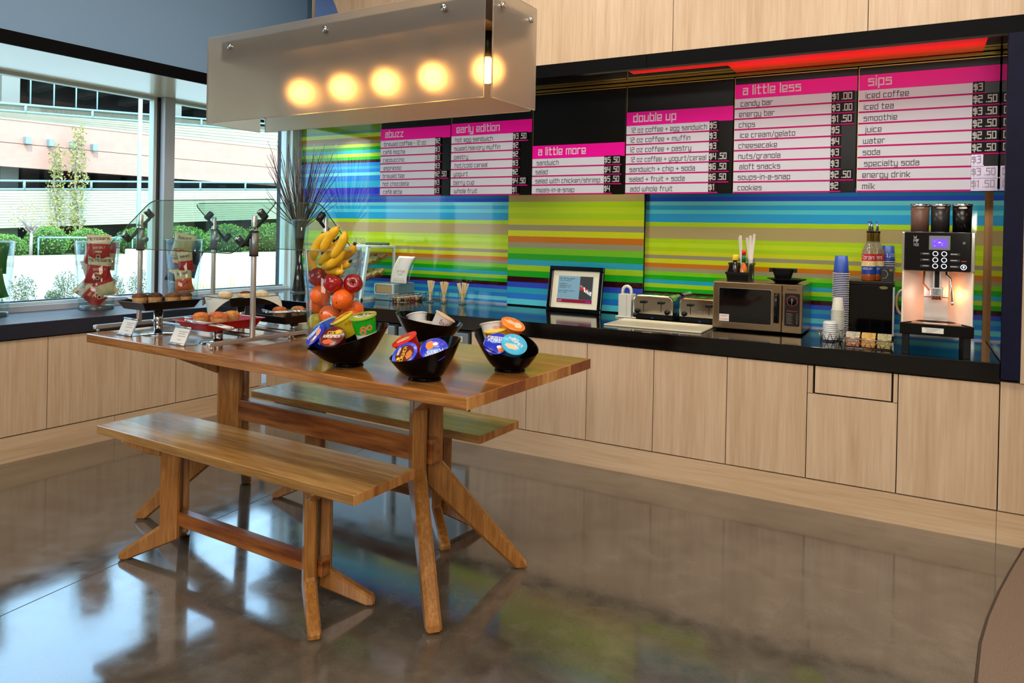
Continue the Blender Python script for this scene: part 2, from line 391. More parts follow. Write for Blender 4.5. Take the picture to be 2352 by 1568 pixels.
mb = MB(); mb.box(0, 1.64, -.002, .02, 0, .161, PLYH); mb.box(1.642, 5.271, -.002, .02, 0, .161, PLYH); mb.box(5.273, 8.9, -.002, .02, 0, .161, PLYH); struct(mb, 'baseboard_back')
mb = MB(); mb.box(-.02, .002, -1.28, .0, 0, .161, PLYH); mb.box(-.02, .002, -7, -1.283, 0, .161, PLYH); struct(mb, 'baseboard_left', rot=(0, 0, WA))

# black surround of the servery, soffit and niche
FRAME_M = M('black_surround', (3, 3, 5), .55, spec=.08)
mb = MB(); mb.box(.18, 3.384, -.03, .02, 2.577, 2.663, FRAME_M); mb.box(3.387, 5.353, -.03, .02, 2.577, 2.663, FRAME_M); struct(mb, 'trim_1')
NAVYF = M('dark_navy_surround', (18, 19, 42), .5, spec=.10, noise=.15, ns=14)
mb = MB(); mb.box(5.274, 5.353, -.03, .02, .838, 2.577, NAVYF); struct(mb, 'trim_2')
MIRR = M('dark_mirror', (120, 112, 104), .04, 1.0)
mb = MB(); mb.box(5.276, 5.30, .02, .95, .914, 2.576, MIRR); struct(mb, 'wall_niche_jamb')
REDL = M('red_soffit', (216, 22, 24), .25, coat=.2); BLS = M('black_lacquer_soffit', (10, 9, 9), .12, coat=.5)
mb = MB(); mb.box(-.2, 3.25, .02, .95, 2.577, 2.6, BLS); mb.box(3.25, 3.86, .02, .11, 2.577, 2.6, REDL); mb.box(3.25, 3.86, .11, .95, 2.577, 2.6, BLS); mb.box(3.86, 5.19, .02, .95, 2.577, 2.6, REDL); mb.box(5.19, 5.30, .02, .95, 2.577, 2.6, BLS); struct(mb, 'ceiling_niche')  # soffit red at right, narrow red front strip further left, black elsewhere
BRONZE = M('bronze_trim', (150, 112, 74), .35, .9)
mb = MB(); mb.box(5.255, 5.276, .905, .93, .914, 2.576, BRONZE); struct(mb, 'trim_3')
mb = MB(); mb.box(-.9, 5.4, .945, 1.0, .75, 2.62, M('niche_back', (30, 30, 34), .6)); struct(mb, 'wall_niche')
mb = MB(); mb.box(-.55, 1.885, .905, .928, .914, .926, ALU); mb.box(3.075, 5.255, .905, .928, .914, .922, ALU); struct(mb, 'trim_4')

# window wall
SOFF = M('satin_head_panel', (242, 224, 194), .22, 0, coat=.2)
mb = MB(); mb.box(-.80, .216, -9, .9, 2.60, 2.68, SOFF); struct(mb, 'ceiling_window_head', rot=(0, 0, WA))
mb = MB(); mb.box(.205, .222, -9, .95, 2.598, 2.682, M('black_fascia', (4, 4, 5), .7, spec=.1)); struct(mb, 'trim_5', rot=(0, 0, WA))
MULL = M('window_aluminium', (184, 192, 202), .35, .1); GASK = M('window_gasket', (16, 20, 22), .5); SASH = M('window_sash', (206, 220, 216), .4, .1)
PANE = glass('window_glass', (242, 248, 244), .55)
def window(n, y0, y1, lab):
    """one bay between two mullions, local frame of the window wall"""
    r = thing('window_%d' % n, None, None, (0, 0, 0), WA); r['kind'] = 'structure'
    b = MB()
    b.box(-.76, -.62, y0, y1, ZW-.02, .925, MULL); b.box(-.745, -.655, y0, y1, .925, .947, SASH)      # sill rail
    b.box(-.745, -.675, y0, y1, 2.575, 2.602, SASH)
    b.box(-.745, -.675, y0, y0+.03, .947, 2.575, SASH); b.box(-.745, -.675, y1-.03, y1, .947, 2.575, SASH)
    b.box(-.735, -.69, y0+.03, y1-.03, .947, .955, GASK)
    b.build('window_frame', r, .003)
    p = MB(); p.box(-.722, -.716, y0+.028, y1-.028, .94, 2.58, PANE); p.build('window_pane', r)
window(1, -.470, .80, ''); window(2, -2.10, -.590, ''); window(3, -3.72, -2.21, '')
mb = MB()
for y in (-.53, -2.155):
    mb.box(-.79, -.60, y-.05+.012, y+.055, .80, 2.6, MULL); mb.box(-.79, -.66, y-.06, y-.038, .80, 2.6, GASK)
mb.box(-.79, -.62, .80, .86, .80, 2.6, SASH); mb.box(-.79, -.60, .86, .945, .80, 2.6, MULL); mb.box(-.60, -.585, .905, .945, .88, 2.6, GASK)
mb.box(-.79, -.60, -3.8, -3.72, .8, 2.6, MULL)
struct(mb, 'trim_6', .003, rot=(0, 0, WA))
mb = MB(); mb.box(-.85, -.70, -9, .95, 0, ZW-.02, PAINT); mb.box(-.85, -.70, -9, -3.8, ZW-.02, 2.68, PAINT); struct(mb, 'wall_window_side', rot=(0, 0, WA))

# ================================================================== CABINETS AND WORKTOPS
CARC = M('carcass_dark', (24, 17, 13), .9)
def cabinet(x0, x1, lab, drawer=False, left=False):
    g = 'beech base cabinets along the window wall' if left else 'beech base cabinets under the long worktop'
    t = thing('base_cabinet', lab, 'cabinet', (0, 0, 0) if not left else (0, 0, 0), WA if left else 0, g)
    zt = .775 if left else .806
    b = MB()
    if left: b.box(-.58, -.024, x0+.001, x1-.001, .02, zt, CARC)
    else: b.box(x0+.001, x1-.001, .024, .90, .02, zt, CARC)
    b.build('body', t)
    gp = .0022
    if left:
        b = MB(); b.box(-.022, 0, x0+gp, x1-gp, .168, zt, PLY); b.build('door', t, .001)
    elif drawer:
        b = MB(); b.box(x0+gp, x1-gp, 0, .022, .168, .648, PLY); b.build('door', t, .001)
        b = MB(); b.box(x0+.040, x1-.032, .002, .022, .656, zt, PLY); b.build('drawer', t, .001)
        b = MB(); b.box(x0+gp, x0+.028, .0, .022, .652, zt, PLY); b.build('side_filler', t)
        b = MB(); b.box(x1-.022, x1-gp, .0, .022, .652, zt, PLY); b.build('side_filler', t)
    else:
        b = MB(); b.box(x0+gp, x1-gp, 0, .022, .168, zt, PLY); b.build('door', t, .001)
    return t
X_ = [2.108, 2.563, 3.011, 3.465, 3.918, 4.366, 4.820, 5.274]
LB = ['beech cabinet between the steel fridges and the far bench, partly behind the table', 'beech cabinet whose left door edge shows beyond the table corner', 'beech cabinet below the cutting board, right of the table corner',
      'beech cabinet under the microwave left half', 'beech cabinet left of the unit with the drawer', 'beech cabinet with a drawer front above a shorter door', 'beech cabinet under the coffee machine at the right end']
for i in range(7): cabinet(X_[i], X_[i+1], LB[i], drawer=(i == 5))
cabinet(.03, .74, 'beech corner cabinet behind the table trestle')
for a, b_, l in [(-.815, -.02, 'beech cabinet under the window next to the inner corner'), (-1.73, -.815, 'wide beech cabinet under the window left of the table trestle'), (-2.645, -1.73, 'beech cabinet under the window at the left picture edge')]:
    cabinet(a, b_, l, left=True)
SGREY = M('fridge_steel', (150, 160, 162), .35, .7)
for x0, x1, l in [(.745, 1.432, 'steel undercounter fridge half hidden behind the bowls, left of its twin'), (1.445, 2.098, 'steel undercounter fridge with a badge on its door, seen between two black bowls')]:
    t = thing('undercounter_fridge', l, 'fridge', ((x0+x1)/2, .0, 0), 0, 'steel fridges under the worktop'); h = (x1-x0)/2
    b = MB(); b.box(-h, h, .03, .85, .166, .80, DARKM); b.build('body', t)
    b = MB(); b.box(-h+.012, h-.012, -.012, .03, .19, .79, SGREY); b.build('door', t, .004)
    b = MB(); b.box(h-.05, h-.03, -.05, -.035, .35, .7, STEEL); b.box(h-.05, h-.03, -.035, -.012, .36, .38, STEEL); b.box(h-.05, h-.03, -.035, -.012, .67, .69, STEEL); b.build('handle', t, .003)
    b = MB(); b.box(.11, .27, -.016, -.012, .727, .765, M('badge_cream', (206, 196, 170), .4))
    text(b, 'scotsman', (.118, -.016, .738), (1, 0, 0), (0, 0, 1), .022, INK, fit=.145); b.build('badge', t)
TOPM = M('black_worktop', (5, 5, 7), .10, spec=.55, noise=.3, ns=300)
t = MB(); t.box(-.62, 5.273, -.0097, .94, .814, HC, TOPM)
tag(t.build('worktop', None, .003), 'long glossy black worktop carrying the microwave, toasters and coffee machine', 'worktop')
TOPM2 = M('blue_black_worktop', (24, 30, 48), .3, spec=.6, noise=.2, ns=300)
t = MB(); t.box(-.655, .0217, -7, -.014, .784, ZW, TOPM2)
tag(t.build('window_worktop', None, .003, rot=(0, 0, WA)), 'blue black worktop running below the windows', 'worktop')

# ================================================================== STRIPED GLASS BACKSPLASH
PAL = dict(L=(164,202,22), l=(182,212,32), Y=(196,204,28), T=(166,150,102), t=(146,140,112), O=(192,110,30), G=(24,156,30), g=(112,188,24), C=(34,152,180), o=(146,188,26), K=(46,8,14),
           B=(42,70,178), b=(30,112,196), S=(40,146,184), s=(92,184,192), u=(34,150,208), U=(78,190,208), D=(40,44,168), n=(36,98,140), e=(116,156,22), q=(88,140,110), r=(168,116,32))
SM = {k: M('stripe_'+str(i), c, .045, coat=.15, spec=.4) for i, (k, c) in enumerate(PAL.items())}
Z1 = [2.62,2.472,2.442,2.404,2.371,2.341,2.311,2.281,2.251,2.218,2.189,2.162,2.128,2.102,2.068,2.038,1.986,1.923,1.863,1.834,1.813,1.782,1.752,1.719,1.689,1.626,1.594,1.502,1.470,1.438,1.408,1.378,1.350,1.316,1.284,1.254,1.224,1.191,1.161,1.131,1.102,1.071,1.040,1.011,.978,.945,.914]
K1 = 'eqlrtlGCoGKbSbsbSDBnBsuUuLTLlLYtYOtgGCoGKBSbsb'
Z2 = [2.62,2.50,2.44,2.38,2.32,2.26,2.20,2.14,2.08,2.02,1.96,1.88,1.781,1.736,1.687,1.639,1.59,1.543,1.495,1.445,1.4,1.35,1.301,1.254,1.209,1.158,1.113,1.068,1.02,.972,.925]
K2 = 'GCoGKbSbsuLTLlLYtYOtgGCoGKBCbUU'
def splash(x0, x1, y, Zs, Ks, lab):
    b = MB()
    for i in range(len(Zs)-1): b.box(x0, x1, y, y+.012, Zs[i+1], Zs[i], SM[Ks[i % len(Ks)]])
    tag(b.build('backsplash_panel'), lab, 'wall panel', 'striped glass panels behind the worktop')
splash(-.56, 1.884, .93, Z1, K1, 'striped glass panel at the left, mostly blue and lime, behind the dark branches')
splash(1.886, 3.073, .90, Z2, K2, 'middle striped glass panel with broad lime bands, behind the framed screen')
splash(3.075, 5.256, .93, Z1, K1, 'right striped glass panel behind the microwave and coffee machine')

# ================================================================== MENU BOARDS
PINK = M('menu_pink', (230, 2, 150), .4, spec=.12); STRIPW = M('menu_white', (202, 204, 216), .45, spec=.2); RULE = M('menu_rule', (184, 8, 104), .5, spec=.1)
BOARD = M('menu_black_glass', (9, 8, 6), .25, spec=.14); TILE = M('price_black', (4, 3, 4), .5, spec=.15); MWHITE = M('menu_letter_white', (208, 196, 208), .6, spec=.1)
PTXT = M('price_letter', (186, 182, 182), .6, spec=.1); LTILE = M('price_light', (176, 166, 190), .25, .3); LTXT = M('price_pale_letter', (150, 142, 160), .5); MINK = M('menu_ink', (52, 46, 52), .6)
EDX = [.953, 1.664, 2.390, 3.120, 3.851, 4.571, 5.282-.004]
YM = .35
BOARDS = [
 ('abuzz', 2.363, 2.268, [('brewed coffee - 12 oz', '$2'), ('café mocha', '$3'), ('cappuccino', '$3'), ('espresso', '$3'), ('brewed tea', '$2.50'), ('hot chocolate', '$3'), ('café latte', '$3')], 'menu board headed abuzz at the left end of the row'),
 ('early edition', 2.370, 2.273, [('hot egg sandwich', '$3.50'), ('sweet/savory muffin', '$2'), ('pastry', '$2'), ('hot/cold cereal', '$3'), ('yogurt', '$2'), ('berry cup', '$4.50'), ('whole fruit', '$1')], 'menu board headed early edition'),
 ('a little more', 2.167, 2.072, [('sandwich', '$5.50'), ('salad', '$4.50'), ('salad with chicken/shrimp', '$5.50'), ('meals-in-a-snap', '$4')], 'menu board headed a little more, with only four items'),
 ('double up', 2.369, 2.276, [('12 oz coffee + egg sandwich', '$5'), ('12 oz coffee + muffin', '$3'), ('12 oz coffee + pastry', '$3'), ('12 oz coffee + yogurt/cereal', '$4.50'), ('sandwich + chip + soda', '$6.50'), ('salad + fruit + soda', '$6.50'), ('add whole fruit', '$1')], 'menu board headed double up'),
 ('a little less', 2.500, 2.409, [('candy bar', '$1.00'), ('energy bar', '$3.00'), ('chips', '$1.50'), ('ice cream/gelato', '$5'), ('cheesecake', '$4'), ('nuts/granola', '$3'), ('aloft snacks', '$3'), ('soups-in-a-snap', '$2.50'), ('cookies', '$2')], 'menu board headed a little less'),
 ('sips', 2.499, 2.409, [('iced coffee', '$3'), ('iced tea', '$2.50'), ('smoothie', '$3.50'), ('juice', '$2.50'), ('water', '$2.50'), ('soda', '$2.50'), ('specialty soda', '$3'), ('energy drink', '$3.50'), ('milk', '$1.50')], 'menu board headed sips at the right end of the row')]
for i, (head, zt, zb, items, lab) in enumerate(BOARDS):
    x0, x1 = EDX[i]+.003, EDX[i+1]-.006
    t = thing('menu_board', lab, 'menu board', (x0, YM, 1.806), 0, 'menu boards hanging above the worktop'); w = x1-x0
    b = MB(); b.box(0, w, 0, .02, 0, .738, BOARD); b.build('panel', t, .002)
    b = MB(); b.box(0, w, .001, .019, .738, .743, M('board_edge_gold', (176, 150, 84), .3, .8)); b.box(-.002, 0, -.001, .019, 0, .738, M('board_edge_gold')); b.build('edge_strip', t)
    b = MB(); b.box(0, w, -.006, 0, zb-1.806, zt-1.806, PINK)
    text(b, head, (.052, -.006, zb-1.806+.027), (1, 0, 0), (0, 0, 1), .052, MWHITE, wt=1.15, squeeze=.86); b.build('header', t)
    n = len(items); p = (zb-1.806)/n; sw = .56 if i < 2 else .572
    for k, (nm, pr_) in enumerate(items):
        pr_ = pr_.replace('.', ' .')
        z1 = zb-1.806-k*p; z0 = z1-p
        b = MB(); b.box(0, sw, -.004, 0, z0+.010, z1, STRIPW); b.box(0, sw, -.005, 0, z0, z0+.010, RULE)
        text(b, nm, (.030+.008*(k % 3 == 0), -.004, z0+.0195), (1, 0, 0), (0, 0, 1), .032, MINK, wt=.95, squeeze=.86, fit=sw-.05); b.build('item_strip', t)
        wide = len(pr_) > 3; tw = .124 if wide else .056
        pale = i == 5 and k >= 6
        b = MB(); b.box(sw+.001, sw+tw, -.010, 0, z0+.011, z1+.004, LTILE if pale else TILE); b.box(sw+.001, sw+tw+.004, -.010, 0, z0+.002, z0+.0105, LTILE if pale else RULE)
        text(b, pr_, (sw+.006, -.010, z0+.023), (1, 0, 0), (0, 0, 1), .036, LTXT if pale else PTXT, wt=1.3, squeeze=.82, fit=tw-.010); b.build('price_tile', t)
mb = MB(); mb.box(.93, 5.272, .34, .40, 2.556, 2.574, M('sign_rail_gold', (136, 116, 60), .25, .9))
tag(mb.build('sign_rail', None, .002), 'dull gold rail that the row of menu boards hangs from', 'rail')
mb = MB(); mb.box(.935, 5.268, .375, .52, 1.83, 2.55, BLK); tag(mb.build('sign_housing'), 'black box behind the row of menu boards, its edge left of abuzz', 'sign housing')
# ================================================================== TABLE, BENCHES
OT, OB, OL = oak_top(), oak_bench(), oak_v()
STR_M = wood('oak_stretcher', (96, 44, 14), (138, 78, 30), (166, 106, 50), (1.1, 8, 10), .32, .2, 2.2)
END_M = wood('oak_end_grain', (150, 92, 40), (186, 128, 66), (208, 156, 92), (14, 9, 2), .45, 0, 1.2)
def leg_mb(prof, th):
    """flat bent plank in the plane of r and z, thickness across, chamfered by the bevel modifier"""
    b = MB(); b.prism(prof, -th/2, th/2, OL, 'y'); return b
def trestle(parent, cx, cy, dirs, prof, corb, th, bev, inn=.048):
    for k, d in enumerate(dirs):
        a = atan2(d[1], d[0])
        leg_mb(prof if k else [(r if r > .06 else r-inn, z) for r, z in prof], th).build('leg', parent, bev, 1, loc=(cx, cy, 0), rot=(0, 0, a))
        leg_mb(corb, th*.9).build('corbel', parent, .004, 1, loc=(cx, cy, 0), rot=(0, 0, a))
t = thing('dining_table', 'long oak table on bent plank legs carrying the food display and fruit vase', 'table', (TX0, TY0, 0), TTH)
b = MB(); b.box(-2.4213, 0, 0, .9721, .9124, TZ, OT); b.build('tabletop', t, .004)
b = MB()       # end grain blocks with finger joints on the right end
for k in range(10):
    y0, y1 = k*.0972, (k+1)*.0972; b.box(-.003, .0012, y0+.001, y1-.001, .9134, .9566, [END_M, M('end_block_red', (160, 98, 48), .45, noise=.15, ns=25), M('end_block_dark', (128, 68, 34), .45, noise=.2, ns=25), END_M][(k*7+k//3) % 4])
b.build('end_grain', t)
prof = [(.12, .912), (.12, .50), (.518, .024), (.514, 0), (.462, 0), (.046, .403), (.046, .912)]
corb = [(.119, .912), (.119, .755), (.33, .838), (.49, .912)]
CT = .37; S_ = .3258; cv = .48605
cr, cl = -.2475-CT, -2.1738+CT
trestle(t, cr, cv, [(CT, -S_), (CT, S_), (-CT*.5, -S_*.5)][:2], prof, corb, .062, .012)
trestle(t, cl, cv, [(-CT, -S_), (-CT, S_)], prof, corb, .062, .012)
b = MB(); b.box(cl-.10, cr+.115, cv-.031, cv+.031, .512, .618, STR_M); b.build('stretcher', t, .004)
for k, cx in enumerate((cr, cl)):
    b = MB(); b.box(cx-.05, cx+.05, cv-.14, cv+.14, .862, .912, OL); b.build('top_rail', t, .006)

def bench(loc, rot, ln, lab):
    t = thing('bench', lab, 'bench', (loc[0], loc[1], 0), rot, 'oak benches on either side of the table')
    w = .3484; z = .5831
    b = MB(); b.box(-ln, 0, 0, w, z-.0385, z, OB); b.build('seat', t, .003)
    b = MB()
    for k in range(3): b.box(-.003, .001, k*w/3+.001, (k+1)*w/3-.001, z-.0375, z-.001, END_M)
    b.build('end_grain', t)
    pf = [(.094, .545), (.094, .150), (.272, .030), (.270, 0), (.236, 0), (.045, .089), (.045, .545)]
    cb = [(.093, .545), (.093, .472), (.156, .484), (.222, .514), (.27, .545)]
    cvb = w/2; crb, clb = -.2022-.2, -ln+.2022+.2
    trestle(t, crb, cvb, [(.2, -.1535), (.2, .1535)], pf, cb, .05, .008, .037)
    trestle(t, clb, cvb, [(-.2, -.1535), (-.2, .1535)], pf, cb, .05, .008, .037)
    b = MB(); b.box(clb-.06, crb+.10, cvb-.022, cvb+.022, .150, .212, STR_M); b.build('stretcher', t, .003)
    for cx in (crb, clb):
        b = MB(); b.box(cx-.025, cx+.025, w/2-.06, w/2+.06, .51, .5445, OL); b.build('top_rail', t, .004)
    return t
bench((3.165, -2.4369), -.0279, 1.6153, 'oak bench in front of the table, nearest to the viewer')
bench((3.1462, -1.5596), -.0463, 1.600, 'oak bench on the far side of the table, facing the steel fridges')

# ================================================================== PENDANT LAMP
FROST, N_, L_, b_ = nodemat('frosted_acrylic')
b_.inputs['Base Color'].default_value = lin((216, 208, 196)); b_.inputs['Roughness'].default_value = .46; b_.inputs['Transmission Weight'].default_value = .90; b_.inputs['IOR'].default_value = 1.2
t = thing('pendant_lamp', 'boxy pendant lamp of four frosted panels round a wooden beam with five glowing bulbs', 'lamp', (1.70, -1.935, 2.054), -.04)
LL, LH, LWd = 1.704, .437, .372
for nm, a in [('front', (0, LL, 0, .008)), ('back', (0, LL, LWd-.008, LWd)), ('right', (LL+.02, LL+.028, .023, .362)), ('left', (-.039, -.031, .023, .362))]:
    b = MB(); b.box(a[0], a[1], a[2], a[3], 0, LH, FROST); b.build('frosted_panel', t, .0015, 1)
BEAM = wood('lamp_beam_wood', (22, 11, 5), (40, 21, 10), (62, 36, 18), (1.2, 10, 10), .5, 0)
b = MB(); b.box(.085, LL-.012, .020, .352, .312, .408, BEAM); b.build('beam', t, .003)
BULB = M('lamp_bulb', (255, 214, 150), .4, emit=(255, 178, 92), es=12.0)
for u in (.489, .772, 1.040, 1.313, 1.597):
    b = MB(); b.sphere((u, .186, .150), .054, BULB, 18, 12); b.build('bulb', t)
    b = MB(); b.cyl(u, .186, .205, .32, .022, BLK, 14); b.build('socket', t)
for u in (.182, .845, 1.512):
    for y in (-.012, LWd+.012):
        s = 1 if y > 0 else -1
        b = MB(); b.tube([(u, y, .371), (u, y-s*.055, .371)], .006, CHROME, 10); b.tube([(u, y+s*.004, .371), (u, y-s*.004, .371)], .013, CHROME, 14); b.build('standoff_screw', t)
for y in (.08, .30):
    for x, s in ((LL+.034, 1), (-.045, -1)):
        b = MB(); b.tube([(x+s*.002, y, .372), (x-s*.05, y, .372)], .006, CHROME, 10); b.tube([(x+s*.006, y, .372), (x-s*.004, y, .372)], .013, CHROME, 14); b.build('standoff_screw', t)
for u in (.56, 1.16):
    b = MB(); b.rod((u, .186, .40), (u, .186, 2.15), .007, M('rod_cream', (206, 186, 150), .35, .6)); b.build('hanging_rod', t)

# ================================================================== OUTSIDE
GZ = .33
DG = M('garden_soil', (150, 132, 100), .95, noise=.3, ns=6); RD = M('pale_road', (204, 198, 180), .9, noise=.06, ns=2); CU = M('curb_stone', (196, 184, 140), .9, noise=.1, ns=5); GR = M('verge_green', (96, 120, 56), .95, noise=.3, ns=8)
CU2 = M('curb_red_stone', (186, 160, 146), .9)
def oz(mb, x0, x1, z0, z1, m, y0=-14, y1=40): mb.box(x0, x1, y0, y1, z0, z1, m)
mb = MB(); oz(mb, -6.6, -.86, -.6, GZ, DG); struct(mb, 'ground_1', rot=(0, 0, WA))
mb = MB(); oz(mb, -16.6, -6.6, -.6, GZ-.02, RD); oz(mb, -16.9, -16.6, -.6, GZ+.10, CU2); oz(mb, -18.3, -16.9, -.6, GZ+.12, RD); oz(mb, -18.7, -18.3, -.6, GZ+.2, CU); struct(mb, 'ground_2', rot=(0, 0, WA))
mb = MB(); oz(mb, -32, -18.7, -.6, GZ, GR); struct(mb, 'ground_3', rot=(0, 0, WA))
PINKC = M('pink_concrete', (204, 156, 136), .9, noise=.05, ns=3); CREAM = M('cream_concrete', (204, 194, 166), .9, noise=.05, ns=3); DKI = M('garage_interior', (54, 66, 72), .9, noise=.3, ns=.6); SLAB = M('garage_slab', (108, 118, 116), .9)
RAILM = M('garage_rail', (150, 180, 178), .5, .3); MESH_ = glass('rail_mesh', (150, 160, 158), .2)
g = thing('parking_garage', 'pale pink and cream concrete parking garage across the road', 'building', (0, 0, 0), WA)
FX = -23.84
def band(nm, zb0, zt0, zb1, zt1, m, x0=FX-.35, x1=FX, ya=7.64, yb=20.0, y0=-10, y1=38, grooves=0):
    f = lambda za, zb, y: za+(zb-za)*(y-ya)/(yb-ya)
    b = MB()
    n = grooves or 1
    for k in range(n):
        a0, a1 = k/n, (k+ (.86 if grooves else 1))/n
        lo = lambda y, q: f(zb0, zb1, y)*(1-q)+f(zt0, zt1, y)*q
        p = [(y0, lo(y0, a0)), (y1, lo(y1, a0)), (y1, lo(y1, a1)), (y0, lo(y0, a1))]
        b.prism(p, x0, x1, m, 'x')
    if grooves:
        p = [(y0, f(zb0, zb1, y0)), (y1, f(zb0, zb1, y1)), (y1, f(zt0, zt1, y1)), (y0, f(zt0, zt1, y0))]; b.prism(p, x0, x1-.03, m, 'x')
    b.build(nm, g); return f
band('pink_spandrel', 3.48, 4.32, 3.55, 4.415, PINKC); band('pink_spandrel', 4.34, 5.15, 4.435, 5.37, PINKC)
band('cream_band', 5.15, 5.365, 5.37, 6.18, CREAM, x1=FX+.03, grooves=5)
band('cream_band', 1.288, 2.61, 1.95, 3.35, CREAM, x1=FX+.05, grooves=14)
band('cream_band', 8.4, 10.2, 8.4, 10.2, CREAM, grooves=6)
b = MB(); b.box(FX-9, FX-8.8, -10, 38, GZ, 10, DKI); b.build('rear_wall', g)
b = MB()
for z0, z1 in ((8.3, 8.5),): b.box(FX-9, FX, -10, 38, z0, z1, SLAB)
b.prism([(-10, 3.3), (38, 3.9), (38, 4.1), (-10, 3.5)], FX-9, FX-.3, SLAB, 'x'); b.prism([(-10, 1.0), (38, 2.6), (38, 2.8), (-10, 1.2)], FX-9, FX-.3, SLAB, 'x'); b.build('floor_slab', g)
b = MB()
for k in range(22): b.prism([(FX-8, 7.55), (FX-.4, 7.75), (FX-.4, 8.3), (FX-8, 8.3)], -9+k*2.1, -8.55+k*2.1, SLAB, 'y')
b.build('ceiling_beams', g)
b = MB()
for y in (-6, 1, 8.1, 14.6, 21, 28): b.box(FX-1.6, FX-1.0, y, y+.6, GZ, 8.4, M('garage_column', (150, 152, 142), .9))
b.build('columns', g)
def rail(zt0, zb0, zt1, zb1):
    f = lambda za, zb, y: za+(zb-za)*(y-7.64)/12.36
    b = MB(); y0, y1 = -8, 34
    for a, c in ((zt0, zt1), (zb0+.04, zb1+.04)):
        b.tube([(FX+.02, y0, f(a, c, y0)), (FX+.02, y1, f(a, c, y1))], .045, RAILM, 6)
    y = y0
    while y < y1: b.rod((FX+.02, y, f(zb0, zb1, y)), (FX+.02, y, f(zt0, zt1, y)), .05, RAILM, 6); y += 2.35
    b.quad((FX, y0, f(zb0, zb1, y0)), (FX, y1, f(zb0, zb1, y1)), (FX, y1, f(zt0, zt1, y1)), (FX, y0, f(zt0, zt1, y0)), MESH_)
    b.build('railing', g)
rail(5.69, 5.40, 6.58, 6.2); rail(2.96, 2.62, 3.72, 3.36)
b = MB()
for y in (8.66, 9.46, 10.25, 11.04, 14.2, 17, 19): b.rod((FX-.1, y, 5.3), (FX-.1, y, 8.4), .03, RAILM, 6)
b.build('cable_posts', g)
SCM = M('sconce_grey', (150, 176, 184), .4, .4)
for y in (8.49, 9.27, 10.05, 10.84):
    b = MB(); b.box(FX-.01, FX+.22, y-.09, y+.09, 4.34, 4.60, SCM); b.build('wall_light', g, .01)
rnd = random.Random(3)
def green(name, cs): return [M(name+str(i), c, .8) for i, c in enumerate(cs)]
HG = green('hedge_leaf', [(104, 150, 54), (130, 172, 70), (88, 128, 46), (142, 178, 90)]); SG = green('shrub_leaf', [(104, 122, 84), (122, 136, 96), (88, 104, 68), (134, 140, 102)])
OGN = green('autumn_leaf', [(196, 150, 96), (170, 140, 80), (208, 168, 120), (150, 140, 70)]); VG = green('vine_leaf', [(170, 166, 92), (150, 150, 70), (190, 178, 120)])
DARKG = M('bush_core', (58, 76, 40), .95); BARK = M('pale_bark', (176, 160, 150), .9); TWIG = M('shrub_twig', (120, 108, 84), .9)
def bush(x, y, rx, ry, h, lab, mats, n, size, name='hedge_bush', grp='clipped bushes below the garage', z=GZ, cat='bush', core=True):
    t = thing(name, lab, cat, tuple(WW(x, y, z)), WA, grp)
    b = MB(); leaves(b, (0, 0, h*.52), (rx, ry, h*.52), n, size, mats, rnd, .7 if core else .1)
    b.build('foliage', t)
    b = MB()
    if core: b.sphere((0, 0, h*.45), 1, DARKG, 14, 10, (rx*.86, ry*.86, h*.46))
    else:
        for k in range(7): a = rnd.uniform(0, 6.28); b.tube([(0, 0, 0), (rx*.3*cos(a), ry*.3*sin(a), h*.4), (rx*.7*cos(a), ry*.7*sin(a), h*.85)], .004, TWIG, 4)
    b.build('inner_twigs', t)
for (x, y, rx, ry, h, l) in [(-20.2, 6.2, .95, .75, .80, 'round bush at the left picture edge under the dark garage opening'), (-20.6, 7.75, .8, .62, 1.05, 'bush between the small tree and the tall vines'),
        (-20.9, 9.25, .9, .70, 1.0, 'clipped bush left of the light pole'), (-20.4, 10.75, 1.0, .78, 1.05, 'broad clipped bush right of the light pole'), (-20.6, 12.6, 1.1, .98, 1.15, 'bright green bush right of the grey mullion'),
        (-20.4, 14.45, 1.0, .84, 1.25, 'wispy green bush behind the steel posts'), (-20.2, 16.3, 1.2, .95, 1.35, 'large rounded olive bush left of the dark branches'), (-20.6, 18.2, 1.2, .9, 1.15, 'bush at the right end, behind the dark branches')]:
    bush(x, y, rx, ry, h, l, HG, 3600, .075)
for (x, y, r, h, l) in [(-5.95, .30, .15, .30, 'dry shrub outside at the left picture edge'), (-5.9, .66, .19, .46, 'dry grey green shrub outside, left of the first chip vase'), (-5.7, .98, .12, .26, 'low dry shrub outside in the middle of the group'), (-5.9, 1.24, .17, .50, 'tallest dry shrub outside, just left of the first chip vase'),
        (-5.9, 1.62, .15, .36, 'dry shrub outside, hidden by the first chip vase'), (-6.0, 2.00, .16, .40, 'dry shrub outside between chip vase and steel post'), (-6.0, 2.40, .19, .46, 'dry shrub outside next to the mullion')]:
    bush(x, y, r, r, h, l, SG, 900, .030, 'dry_shrub', 'dry shrubs outside the window', core=False)
t = MB(); GRS = green('dry_grass', [(214, 190, 130), (226, 206, 150), (196, 170, 110)])
for k in range(900):
    x = rnd.uniform(-6.4, -5.2); y = rnd.uniform(2.7, 7.0); a = rnd.uniform(0, 6.28); h = rnd.uniform(.15, .5); d = rnd.uniform(.02, .15)
    p = Vector((x, y, GZ)); q = Vector((x+d*cos(a), y+d*sin(a), GZ+h)); n = Vector((-sin(a), cos(a), 0))*.006
    t.add([p-n, p+n, q], [(0, 1, 2)], rnd.choice(GRS))
o = t.build('dry_grass', None, rot=(0, 0, WA)); tag(o, 'tufts of dry straw coloured grass outside the right window bay', 'grass', kind='stuff')
t = thing('small_tree', 'slender young tree with thin orange leaves outside the left window bay', 'tree', tuple(WW(-19.2, 6.65, GZ)), WA)
